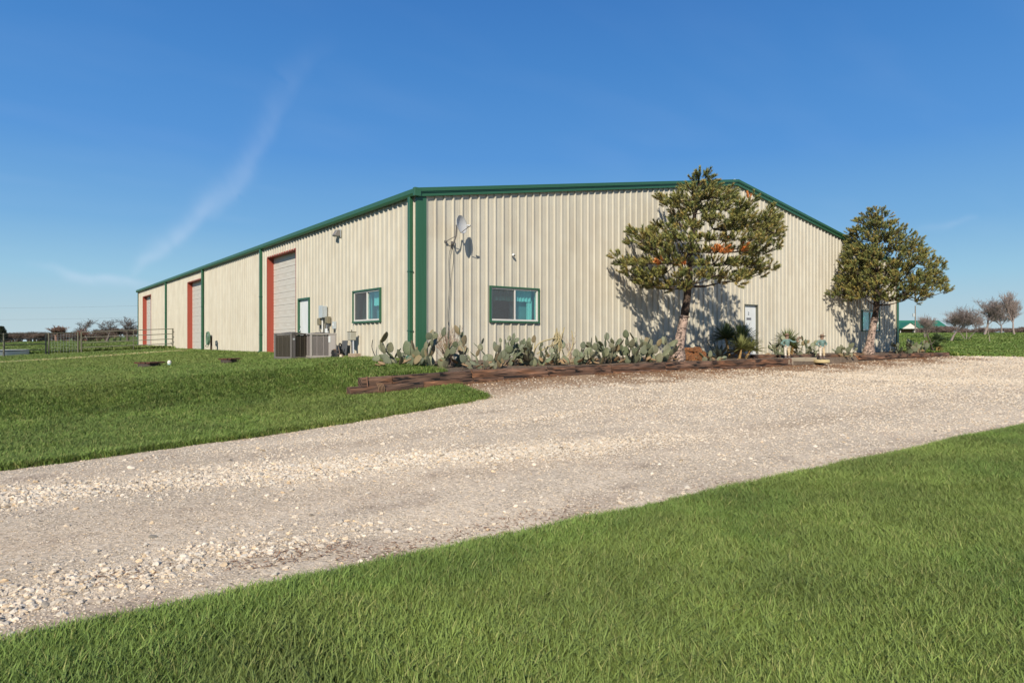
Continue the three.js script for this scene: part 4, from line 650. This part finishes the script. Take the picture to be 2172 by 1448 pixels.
{
  const a = statue('weathered boy statue in teal shirt with one arm held out to the right', [14.93, -.14, 2.50], -.35, true);
  const b = statue('weathered boy statue in teal shirt with hands on hips on round base', [17.05, -.17, 2.78], -.45, false);
  const bs = thing('round_pedestal', 'round yellowish base under the right statue', 'base', [17.05, -.31, 2.78]); part('disc', new THREE.LatheGeometry([[0, 0], [.29, 0], [.31, .03], [.30, .11], [.27, .14], [0, .14]].map(p => new THREE.Vector2(...p)), 24), mat([.50, .40, .22], .9, { map: grimeTex }), bs);
  const bb = thing('statue_plinth', 'small tan plinth under the left statue', 'base', [14.93, -.36, 2.50], .1); part('block', box(.4, .23, .34, 0, .112, 0, .012), mat([.40, .31, .22], .9, { map: grimeTex }), bb);
}
// ---------------------------------------------------------------- satellite dish and camera on the gable
{
  const t = thing('satellite_dish', 'grey satellite dish on an arm near the barn corner', 'satellite dish', [1.08, 3.92, .50]), n = V(.40, .12, .90).normalize(), q = new THREE.Quaternion().setFromUnitVectors(V(0, 1, 0), n), grey = mat([.50, .49, .47], .5), dark = mat([.12, .11, .105], .6);
  const pts = []; for (let k = 0; k <= 8; k++) { const r = k / 8 * .26; pts.push(new THREE.Vector2(r, r * r * 1.0)); } pts.push(new THREE.Vector2(.268, .075), new THREE.Vector2(.266, .062)); for (let k = 8; k >= 0; k--) { const r = k / 8 * .26; pts.push(new THREE.Vector2(r, r * r * 1.0 - .008)); }
  const d = new THREE.LatheGeometry(pts, 32); d.applyQuaternion(q); part('reflector', d, grey, t);
  const dn = V(0, -1, 0).addScaledVector(n, n.y).normalize(), lnb = n.clone().multiplyScalar(.34).addScaledVector(dn, .10);
  part('feed_arm', tube([dn.clone().multiplyScalar(.24), lnb], .012, 6), dark, t); part('feed_horn', tube([lnb.clone(), lnb.clone().addScaledVector(n, -.10).addScaledVector(dn, -.03)], [.035, .028], 10), grey, t);
  part('back_bracket', merge([tube([n.clone().multiplyScalar(-.01), n.clone().multiplyScalar(-.12)], .035, 8)]), dark, t);
  part('mast', tube([n.clone().multiplyScalar(-.10), V(-.02, -.30, -.16), V(-.06, -.50, -.24)], .022, 8), dark, t); part('wall_arm', tube([V(-.06, -.50, -.24), V(.06, -.52, -.44)], .02, 8), dark, t); part('mount_plate', box(.14, .2, .02, .07, -.52, -.462), dark, t); part('strut', tube([V(-.02, -.30, -.16), V(-.2, -.44, -.40)], .012, 6), dark, t); part('strut_foot', box(.08, .06, .05, -.2, -.45, -.44), dark, t);
  const c = thing('dish_cable', 'thin dark cable hanging from the satellite dish down the gable', 'cable', [1.0, 0, .05]); part('cable', tube(curve([[.08, 3.42, .02], [-.02, 3.0, .02], [-.0, 2.2, .02], [-.06, 1.4, .02], [-.02, .7, .02], [-.1, -.02, .03]], 30), .007, 5), M.black, c); part('second_cable', tube(curve([[.1, 3.4, .02], [.14, 3.0, .02], [.06, 2.4, .02], [.0, 1.5, .02], [-.05, .8, .02], [-.12, -.02, .03]], 30), .006, 5), M.black, c);
  const s = thing('security_camera', 'small white security camera on the gable above the front window', 'camera', [3.34, 3.27, .0]); part('mount', tube([V(0, 0, .0), V(0, .0, .06)], .025, 8), M.whiteDoor, s); const sp = new THREE.SphereGeometry(.045, 12, 10); sp.translate(0, .0, .1); part('dome', sp, M.whiteDoor, s); const le = cyl(.026, .026, .03, 0, 0, 0, 10); le.rotateX(1.9); le.translate(.015, -.02, .135); part('lens', le, M.black, s);
  const fl = thing('wall_tap', 'small tap and bracket on the shaded gable by the firewood', 'tap', [10.75, .75, .0]); part('pipe', tube(curve([[0, 0, 0], [0, 0, .12], [0, -.06, .16]], 8), .018, 6), M.galv, fl); part('wheel', (() => { const g = new THREE.TorusGeometry(.035, .008, 5, 14); g.translate(0, .04, .1); return g; })(), M.galv, fl);
}
// ---------------------------------------------------------------- pines: trunk, limbs and thousands of needle shoots
const shootGeo = (() => {
  const r = rng(7), P = [], I = []; const L = .17;
  for (let k = 0; k < 84; k++) {
    const t = Math.pow(r(), .8), y = L * t, a = r() * 6.283, l = .085 * mix(.75, 1.1, r()), out = mix(.95, .45, t) + (r() - .5) * .2, dx = Math.cos(a) * Math.sin(out), dz = Math.sin(a) * Math.sin(out), dy = Math.cos(out), w = .0034, sx = -Math.sin(a) * w, sz = Math.cos(a) * w, b = P.length / 3;
    P.push(-sx, y, -sz, sx, y, sz, dx * l * .6 + sx, y + dy * l * .55, dz * l * .6 + sz, dx * l * .6 - sx, y + dy * l * .55, dz * l * .6 - sz, dx * l, y + dy * l, dz * l); I.push(b, b + 1, b + 2, b, b + 2, b + 3, b + 3, b + 2, b + 4);
  }
  const g = new THREE.BufferGeometry(); g.setAttribute('position', new THREE.Float32BufferAttribute(P, 3)); g.setIndex(I); g.computeVertexNormals(); return g;
})();
const needleMat = new THREE.MeshStandardMaterial({ color: 0xffffff, roughness: .6, side: THREE.DoubleSide });
function shoots(name, parent, list) { // [pos, dir, scale, colour]
  const im = new THREE.InstancedMesh(shootGeo, needleMat, list.length), m = new THREE.Matrix4(), q = new THREE.Quaternion(), Y = V(0, 1, 0), c = new THREE.Color();
  list.forEach(([p, d, s, col], i) => { q.setFromUnitVectors(Y, d); m.compose(p, q, V(s, s, s)); im.setMatrixAt(i, m); c.setRGB(...col); im.setColorAt(i, c); });
  im.name = name; im.userData = { kind: 'stuff' }; im.castShadow = im.receiveShadow = true; parent.add(im); return im;
}
const E1 = V(.7944, 0, .6074), E2 = V(.6074, 0, -.7944);
function pine(label, base, axis, barkTop, r0, clumps, o) {
  const t = thing('pine_tree', label, 'tree', base), r = rng(o.seed), bark = mat([.66, .55, .49], .95, { map: barkTex, bumpMap: barkTex, bumpScale: .03 }), dark = mat([.13, .098, .075], .95, { map: barkTex, bumpMap: barkTex, bumpScale: .03 });
  const at = h => { const xs = axis.map(a => a[2]); return V(interp(h, xs, axis.map(a => a[0])), h, interp(h, xs, axis.map(a => a[1]))); }, top = axis[axis.length - 1][2];
  const rad = h => r0 * mix(1, .12, Math.pow(h / top, .85)) * (1 + .45 * ss(.5, 0, h));
  const line = (a, b, n) => [...Array(n + 1)].map((_, i) => { const h = mix(a, b, i / n), p = at(h); return p; });
  const rough = (g, seed) => { const p = g.attributes.position; for (let i = 0; i < p.count; i++) { const n = g.attributes.normal, k = (fbm(p.getX(i) * 9 + p.getZ(i) * 7, p.getY(i) * 7, seed, 3) - .5) * .05; p.setXYZ(i, p.getX(i) + n.getX(i) * k, p.getY(i), p.getZ(i) + n.getZ(i) * k); } g.computeVertexNormals(); return g; };
  part('trunk', rough(tube(line(-.15, barkTop, 26), line(-.15, barkTop, 26).map(p => rad(Math.max(0, p.y))), 16), 5), bark, t);
  part('upper_trunk', rough(tube(line(barkTop - .02, top, 22), line(barkTop - .02, top, 22).map(p => rad(p.y) * .97), 12), 6), dark, t);
  const col = new THREE.TorusGeometry(rad(barkTop) * .98, .035, 7, 20); col.rotateX(Math.PI / 2); col.translate(at(barkTop).x, barkTop - .03, at(barkTop).z); part('bark_collar', rough(col, 8), bark, t);
  // clump centres in the tree's own axes; depth is spread so that the crown is round
  const hw = y => { let a = .3; for (const c of clumps) if (Math.abs(c[1] - y) < .35) a = Math.max(a, Math.abs(c[0] - o.mid)); return a; };
  const C = [], all = clumps.slice();
  for (const c of clumps) { let n = 0; for (const q of clumps) if (q !== c && Math.hypot(q[0] - c[0], q[1] - c[1]) < .62) n++; if (n >= 7 && r() < .8) all.push([c[0] + (r() - .5) * .5, c[1] + (r() - .5) * .46]); else { c[0] += (r() - .5) * .08; c[1] += (r() - .5) * .08; } }
  for (const [u, y] of all) {
    const w = hw(y), lim = .72 * w * Math.sqrt(Math.max(.03, 1 - Math.pow((u - o.mid) / (w + .05), 2)));
    for (let k = 0; k < (lim > .7 ? 2 : 1); k++) { let d = (k ? 1 : -1) * lim * mix(.2, 1, r()); if (lim < .7) d = (r() - .5) * lim; const p = V().copy(E1).multiplyScalar(u).addScaledVector(E2, d); p.y = y + d * (base[1] + y - .56) / 24; if (base[2] + p.z < .45) p.z = .45 - base[2] + r() * .2; C.push(p); }
  }
  const limbs = [], axisDist = p => { const a = at(Math.min(p.y, top)); return Math.hypot(p.x - a.x, p.z - a.z); };
  const green = [], dead = [];
  C.forEach((p, i) => {
    const da = axisDist(p); let best = at(clamp(p.y - .25 - da * .3, o.low, top - .15)), bd = best.distanceTo(p) * .9, rb = .03 + da * .012;
    for (const q of C) { const dq = axisDist(q), l = q.distanceTo(p); if (dq < da - .12 && q.y < p.y + .2 && l < bd) { bd = l; best = q; rb = .022; } }
    const mid = best.clone().lerp(p, .5); mid.y -= .06 * bd; limbs.push(tube([best, mid, p], [rb, rb * .75, .011], 6, false));
    const out = V(p.x - at(Math.min(p.y, top)).x, 0, p.z - at(Math.min(p.y, top)).z); if (out.lengthSq() > 1e-4) out.normalize(); const axisDir = p.clone().sub(best).normalize(), n = o.per;
    for (let k = 0; k < n; k++) {
      const th = r() * 6.283, cz = r() * 2 - 1, sn = Math.sqrt(1 - cz * cz), R = o.clump * Math.pow(r(), .45), off = V(Math.cos(th) * sn * R * 1.15, cz * R * .78, Math.sin(th) * sn * R * 1.15), s = p.clone().add(off), d = off.clone().normalize().multiplyScalar(.55).addScaledVector(out, .35).addScaledVector(axisDir, .3).add(V((r() - .5) * .6, .55 + (r() - .5) * .5, (r() - .5) * .6)).normalize();
      if (base[2] + s.z < .16) continue;
      const su = s.dot(E1), dd = o.dead.some(q => Math.hypot(q[0] - su, q[1] - s.y) < .17) && s.dot(E2) < -.25 && r() < .85, b = mix(.7, 1.3, r()), base3 = r() < .22 ? [.34, .26, .075] : r() < .6 ? [.26, .245, .068] : [.165, .185, .055];
      (dd ? dead : green).push([s, d, mix(.8, 1.2, r()) * o.shoot, (dd ? [.62, .23, .055] : base3).map(q => q * b)]);
      if (k % 5 === 0) limbs.push(tube([p, p.clone().lerp(s, .5).add(V(0, -.02, 0)), s], [.010, .008, .005], 4, false));
    }
  });
  part('limbs', merge(limbs), dark, t); shoots('crown', t, green); if (dead.length) shoots('dead_needles', t, dead);
  return t;
}
{
  const A = [[715, 95], [770, 100], [680, 130], [800, 130], [655, 180], [730, 175], [790, 180], [870, 205], [905, 225], [965, 255], [850, 255], [780, 250], [700, 255], [630, 250], [545, 265], [490, 253], [520, 298], [575, 310], [640, 312], [720, 320], [800, 320], [880, 312], [955, 310], [610, 352], [690, 380], [775, 395], [850, 380], [930, 370], [1000, 360], [1062, 380], [1140, 350], [1195, 315], [1120, 402], [1222, 402], [1180, 445], [500, 430], [560, 442], [470, 468], [630, 445], [830, 450], [910, 450], [990, 450], [1070, 452], [1140, 480], [245, 478], [330, 497], [285, 540], [400, 530], [450, 522], [530, 500], [610, 520], [700, 520], [780, 520], [860, 520], [940, 520], [1020, 520], [1090, 520], [1165, 560], [1225, 525], [360, 590], [420, 600], [500, 580], [580, 590], [660, 600], [740, 600], [820, 600], [900, 600], [980, 600], [1060, 600], [1125, 620], [168, 648], [205, 692], [280, 690], [350, 680], [430, 680], [510, 672], [590, 680], [670, 680], [750, 690], [830, 690], [910, 690], [990, 690], [1060, 690], [1130, 705], [220, 748], [290, 760], [370, 760], [450, 760], [530, 770], [610, 770], [690, 755], [770, 755], [850, 770], [930, 770], [1010, 770], [1080, 760], [325, 808], [400, 828], [480, 830], [560, 848], [620, 818], [890, 805]];
  const k = 60.9, cl = A.map(([X, Y]) => [(1260 + X / 3.217 - 1437) / k, .66 - (350 + Y / 3.217 - 724) / k]);
  pine('big bushy pine with bare pale trunk before the gable, orange dead tufts', [8.98, -.10, 1.97], [[0, 0, 0], [.12, .03, .8], [.28, .10, 1.6], [.38, .18, 2.6], [.44, .22, 3.6], [.62, .42, 6.3]], 1.53, .195, cl,
    { seed: 401, low: 2.55, mid: .55, per: 13, clump: .15, shoot: 1.16, dead: [[815, 560], [880, 620], [740, 650], [565, 705], [410, 690], [920, 320], [800, 665]].map(([X, Y]) => [(1260 + X / 3.217 - 1437) / k, .66 - (350 + Y / 3.217 - 724) / k]) });
  const B = [[945, 95], [1000, 95], [890, 120], [1040, 125], [930, 150], [985, 160], [880, 180], [1050, 185], [1110, 190], [1160, 220], [930, 210], [1000, 215], [820, 235], [870, 245], [1070, 245], [1150, 272], [800, 270], [1110, 290], [930, 270], [1000, 275], [800, 320], [870, 310], [940, 330], [1010, 330], [1080, 330], [1275, 305], [1265, 350], [1150, 345], [1210, 365], [780, 375], [745, 408], [840, 380], [910, 390], [980, 390], [1050, 390], [1120, 395], [1190, 410], [1285, 395], [1250, 430], [720, 455], [790, 445], [860, 450], [930, 450], [1000, 450], [1070, 450], [1140, 460], [1210, 470], [1340, 458], [1290, 490], [1385, 490], [668, 515], [730, 515], [800, 510], [870, 515], [940, 510], [1010, 510], [1080, 515], [1150, 520], [1220, 525], [1330, 530], [1415, 535], [700, 570], [770, 575], [840, 575], [910, 575], [980, 575], [1050, 575], [1120, 580], [1190, 585], [1260, 580], [1370, 590], [1430, 590], [640, 640], [700, 640], [770, 640], [840, 640], [910, 640], [980, 640], [1050, 640], [1120, 640], [1190, 645], [1260, 640], [1330, 640], [1400, 655], [1450, 645], [1470, 690], [660, 700], [730, 700], [800, 705], [870, 700], [940, 700], [1010, 705], [1080, 700], [1150, 705], [1220, 700], [1290, 700], [1350, 720], [1420, 705], [602, 750], [690, 755], [760, 765], [850, 790], [940, 760], [1020, 765], [1100, 765], [1180, 760], [1260, 750], [1300, 760], [1200, 800], [1140, 795]];
  const k2 = 43.0, cl2 = B.map(([X, Y]) => [(1600 + X / 3.797 - 1838) / k2, .60 - (430 + Y / 3.797 - 724) / k2]);
  pine('conical pine with leaning pale trunk at the right end of the gable', [24.1, -.04, 1.38], [[0, 0, 0], [.12, .06, .8], [.28, .14, 1.6], [.40, .22, 2.6], [.36, .24, 4], [.3, .2, 6.8]], 1.75, .20, cl2,
    { seed: 402, low: 2.35, mid: .35, per: 12, clump: .17, shoot: 1.25, dead: [] });
}
// ---------------------------------------------------------------- bare winter trees, pole, house and woods beyond
function bareGeo(seed, o) {
  const r = rng(seed), G = [[], []];
  const grow = (p, d, len, rad, lvl) => {
    const n = 3, pts = [p.clone()], rr = [rad]; let q = p.clone(), dir = d.clone();
    for (let i = 0; i < n; i++) { dir.add(V((r() - .5) * o.wob, (r() - .5) * o.wob * .6 + o.lift * (lvl < o.levels ? 1 : 0), (r() - .5) * o.wob)).normalize(); q = q.clone().addScaledVector(dir, len / n); pts.push(q); rr.push(rad * mix(1, .62, (i + 1) / n)); }
    G[lvl === o.levels ? 0 : 1].push(tube(pts, rr, lvl > 3 ? 6 : lvl > 1 ? 4 : 3, false));
    if (!lvl) return; const kids = o.kids + (r() < .5 ? 1 : 0);
    for (let k = 0; k < kids; k++) { const i = lvl === o.levels ? n : 1 + Math.floor(r() * n), a = r() * 6.283, s = V(Math.cos(a), 0, Math.sin(a)), nd = dir.clone().multiplyScalar(1 - o.open * .4).addScaledVector(s, o.open * mix(.6, 1.2, r())).normalize(); grow(pts[Math.min(i, n)], nd, len * mix(.62, .88, r()), Math.max(o.thin, rr[Math.min(i, n)] * .62), lvl - 1); }
  };
  for (let k = 0; k < (o.stems || 1); k++) { const a = r() * 6.283; grow(V(0, -.1, 0), V(Math.cos(a) * (o.tilt || .08), 1, Math.sin(a) * (o.tilt || .08)).normalize(), o.trunk, o.rad, o.levels); }
  let g = [merge(G[0]), merge(G[1])]; const bb = new THREE.Box3().setFromBufferAttribute(g[1].attributes.position), s = [o.w / Math.max(bb.max.x - bb.min.x, bb.max.z - bb.min.z), o.h / bb.max.y]; for (const q of g) q.scale(s[0], s[1], s[0]); return g;
}
const camPoint = (px, Z) => { const dx = (px - 1086) / 1431; return [CAM.x + Z * (.6074 + .7944 * dx), CAM.z + Z * (-.7944 + .6074 * dx)]; };
{
  const bk = mat([.25, .195, .17], .95), bk2 = mat([.29, .225, .195], .95), bk3 = mat([.12, .095, .08], .95);
  const tree = (label, px, Z, seed, o, m, grp) => { const [x, z] = camPoint(px, Z), t = thing('bare_tree', label, 'tree', [x, H(x, z), z], seed, grp), [a, b] = bareGeo(seed, o); part('trunk', a, m, t); part('crown', b, m, t); };
  const R = 'bare trees in the pasture on the right', L = 'bare oaks beyond the corral';
  tree('low bare thicket tree beside the utility pole', 1962, 70, 1, { levels: 4, kids: 4, trunk: .7, rad: .03, wob: .45, lift: .12, open: .6, thin: .006, h: 2.6, w: 2.8, stems: 3, tilt: .4 }, bk2, R);
  tree('dense round bare fruit tree nearest the barn in the right pasture', 2016, 60, 22, { levels: 5, kids: 4, trunk: .7, rad: .05, wob: .45, lift: .10, open: .65, thin: .005, h: 3.3, w: 4.2 }, bk, R);
  tree('small leaning multi-stemmed bare tree between two larger ones', 2051, 64, 3, { levels: 4, kids: 4, trunk: .8, rad: .028, wob: .35, lift: .16, open: .5, thin: .006, h: 3.2, w: 3.2, stems: 3, tilt: .5 }, bk2, R);
  tree('broad bare tree in the middle of the right pasture row', 2088, 78, 24, { levels: 5, kids: 4, trunk: .9, rad: .06, wob: .42, lift: .16, open: .55, thin: .006, h: 4.5, w: 4.8 }, bk, R);
  tree('bare spreading tree second from the right edge', 2124, 86, 25, { levels: 5, kids: 4, trunk: .9, rad: .055, wob: .45, lift: .12, open: .6, thin: .006, h: 4.1, w: 4.6 }, bk, R);
  tree('tall narrow bare tree at the right edge', 2153, 77, 26, { levels: 5, kids: 4, trunk: 1.2, rad: .06, wob: .3, lift: .26, open: .4, thin: .006, h: 5.2, w: 3.4 }, bk2, R);
  tree('pale thin sapling before the right pasture trees', 2099, 58, 16, { levels: 3, kids: 2, trunk: .9, rad: .03, wob: .3, lift: .15, open: .4, thin: .008, h: 2.0, w: .9 }, mat([.32, .26, .2], .9), R);
  const oak = { levels: 5, kids: 3, trunk: 2.2, rad: .30, wob: .55, lift: .05, open: .75, thin: .028 };
  tree('bare oak nearest the far barn corner', 270, 240, 7, { ...oak, h: 9.0, w: 9.5 }, bk3, L);
  tree('bare oak second from the far barn corner', 226, 250, 8, { ...oak, h: 8.8, w: 9.5 }, bk3, L);
  tree('bare oak third from the far barn corner', 184, 245, 9, { ...oak, h: 8.4, w: 9.0 }, bk3, L);
  tree('low rust-brown bare tree farthest left of the oaks', 120, 240, 10, { ...oak, kids: 4, trunk: 1.4, h: 6.0, w: 8 }, mat([.20, .115, .08], .95), L);
  tree('rust-brown bushy tree in front of the oaks', 183, 225, 12, { ...oak, levels: 4, kids: 4, trunk: 1.2, h: 5.0, w: 5 }, mat([.20, .10, .07], .95), L);
  // woods on the skyline
  const [ga, gb] = bareGeo(33, { levels: 4, kids: 3, trunk: .8, rad: .1, wob: .6, lift: .05, open: .9, thin: .02, h: 3.4, w: 5.5, stems: 3, tilt: .5 }), wood = merge([ga, gb]);
  const wl = [], r = rng(55); for (let k = 0; k < 130; k++) { const [x, z] = camPoint(mix(-40, 330, r()), mix(265, 330, r())), s = mix(.7, 1.25, r()), b = mix(.7, 1.2, r()); wl.push([x, H(x, z) - .2, z, s * 1.2, s * 1.15, s * 1.2, r() * 6.28, 0, [.14 * b, .10 * b, .075 * b]]); }
  for (let k = 0; k < 60; k++) { const [x, z] = camPoint(mix(1960, 2230, r()), mix(95, 140, r())), s = mix(.25, .5, r()), b = mix(.7, 1.2, r()); wl.push([x, H(x, z) - .2, z, s * 1.3, s, s * 1.3, r() * 6.28, 0, [.18 * b, .125 * b, .10 * b]]); }
  scatter('far_woodland', 'brown leafless scrub and woods along the skyline', wood, new THREE.MeshStandardMaterial({ color: 0xffffff, roughness: 1, side: THREE.DoubleSide }), wl);
  { const [x, z] = camPoint(-2, 200), t = thing('cedar_tree', 'dark evergreen cedar cut by the left edge of the photograph', 'tree', [x, H(x, z), z]), list = [], q = rng(66); for (let k = 0; k < 1500; k++) { const h = Math.pow(q(), .8), a = q() * 6.28, rr = 2.2 * Math.sqrt(1 - h * .92) * Math.sqrt(q()), d = V(Math.cos(a), .7, Math.sin(a)).normalize(); const b = mix(.6, 1.2, q()); list.push([V(Math.cos(a) * rr, .3 + h * 4.4, Math.sin(a) * rr), d, 2.6, [.045 * b, .06 * b, .03 * b]]); } shoots('crown', t, list); part('trunk', tube([V(0, -.2, 0), V(0, 4, 0)], [.18, .04], 8), bk3, t); }
  // utility poles and their wires
  const poleM = mat([.20, .165, .13], .9), pole = (label, px, Z, h, extra) => { const [x, z] = camPoint(px, Z), t = thing('utility_pole', label, 'utility pole', [x, H(x, z), z], -.65); part('post', tube([V(0, -.4, 0), V(0, h, 0)], [.17, .11], 10), poleM, t); part('insulator', merge([cyl(.05, .03, .2, 0, h + .08, 0, 8)]), M.galv, t); if (extra) part('transformer', merge([cyl(.28, .28, .8, -.38, h - 2.3, 0, 14), box(.3, .06, .08, -.15, h - 2.1, 0)]), M.greyBox, t); else part('crossarm', box(2.2, .12, .1, 0, h - .5, 0), poleM, t); return [x, H(x, z), z]; };
  pole('grey utility pole with transformer before the green-roofed house', 1942, 165, 7.6, true);
  const p0 = pole('utility pole out beyond the left pasture', -160, 205, 10.6, false), p1 = pole('utility pole hidden behind the far end of the barn', 400, 215, 10.2, false);
  for (const [dy, lab] of [[0, 'upper faint power line above the left pasture'], [-3.6, 'lower faint power line above the left pasture']]) { const pts = []; for (let k = 0; k <= 14; k++) { const u = k / 14; pts.push(V(mix(p0[0], p1[0], u), mix(p0[1] + 10.7 + dy, p1[1] + 10.3 + dy, u) - 1.1 * 4 * u * (1 - u) * .5, mix(p0[2], p1[2], u))); } const t = thing('power_line', lab, 'power line'); part('wire', tube(pts, .018, 5), mat([.1, .1, .11], .7), t); }
  // house with the green roof
  { const [x, z] = camPoint(1935, 200), t = thing('farmhouse', 'low farmhouse with green metal roof behind the barn', 'house', [x, H(x, z), z], -.6527), gm = mat([.03, .155, .085], .5), wm = mat([.62, .58, .52], .8), bm = mat([.27, .15, .10], .9);
    part('wall', span(-9, 7.5, -.3, 2.7, -4, 3.4), bm, t); const sh = new THREE.Shape(); sh.moveTo(-5.6, 2.5); sh.lineTo(0, 5.1); sh.lineTo(5.6, 2.5); sh.lineTo(5.6, 2.35); sh.lineTo(-5.6, 2.35); sh.closePath(); const g = new THREE.ExtrudeGeometry(sh, { depth: 17.2, bevelEnabled: false }); g.rotateY(Math.PI / 2); g.translate(-9.3, 0, 0); part('roof', g, gm, t);
    const gs = new THREE.Shape(); gs.moveTo(-2.6, 2.5); gs.lineTo(0, 4.2); gs.lineTo(2.6, 2.5); gs.closePath(); const gg = new THREE.ExtrudeGeometry(gs, { depth: 5, bevelEnabled: false }); gg.translate(-4.2, .02, 1.2); part('front_gable', gg, wm, t); for (const s of [-1, 1]) { const q = box(3.3, .14, 5.4, 0, 0, 0); q.rotateZ(-s * .579); q.translate(-4.2 + s * 1.36, 3.46, 3.8); part('gable_roof', q, gm, t); }
    for (const px of [-6.5, -2.5, 0, 2.5, 5, 7.2]) part('porch_post', box(.18, 2.5, .18, px, 1.15, 5.3), wm, t); for (const px of [-1.3, 1.5, 4]) { const w = part('window', box(1.2, 1.3, .08, px, 1.4, 3.43), wm, t); part('pane', box(1.0, 1.1, .03, px, 1.4, 3.48), mat([.03, .04, .05], .1), w); } part('chimney', box(.8, 1.2, .8, 4, 4.9, -.6), bm, t); part('garage_wall', span(7.52, 10.5, -.3, 2.2, -3, 3), wm, t); const ga2 = span(7.5, 10.9, 2.21, 2.5, -3.4, 3.6); part('garage_roof', ga2, mat([.2, .17, .15], .9), t); }
}
renderer.render(scene, camera);
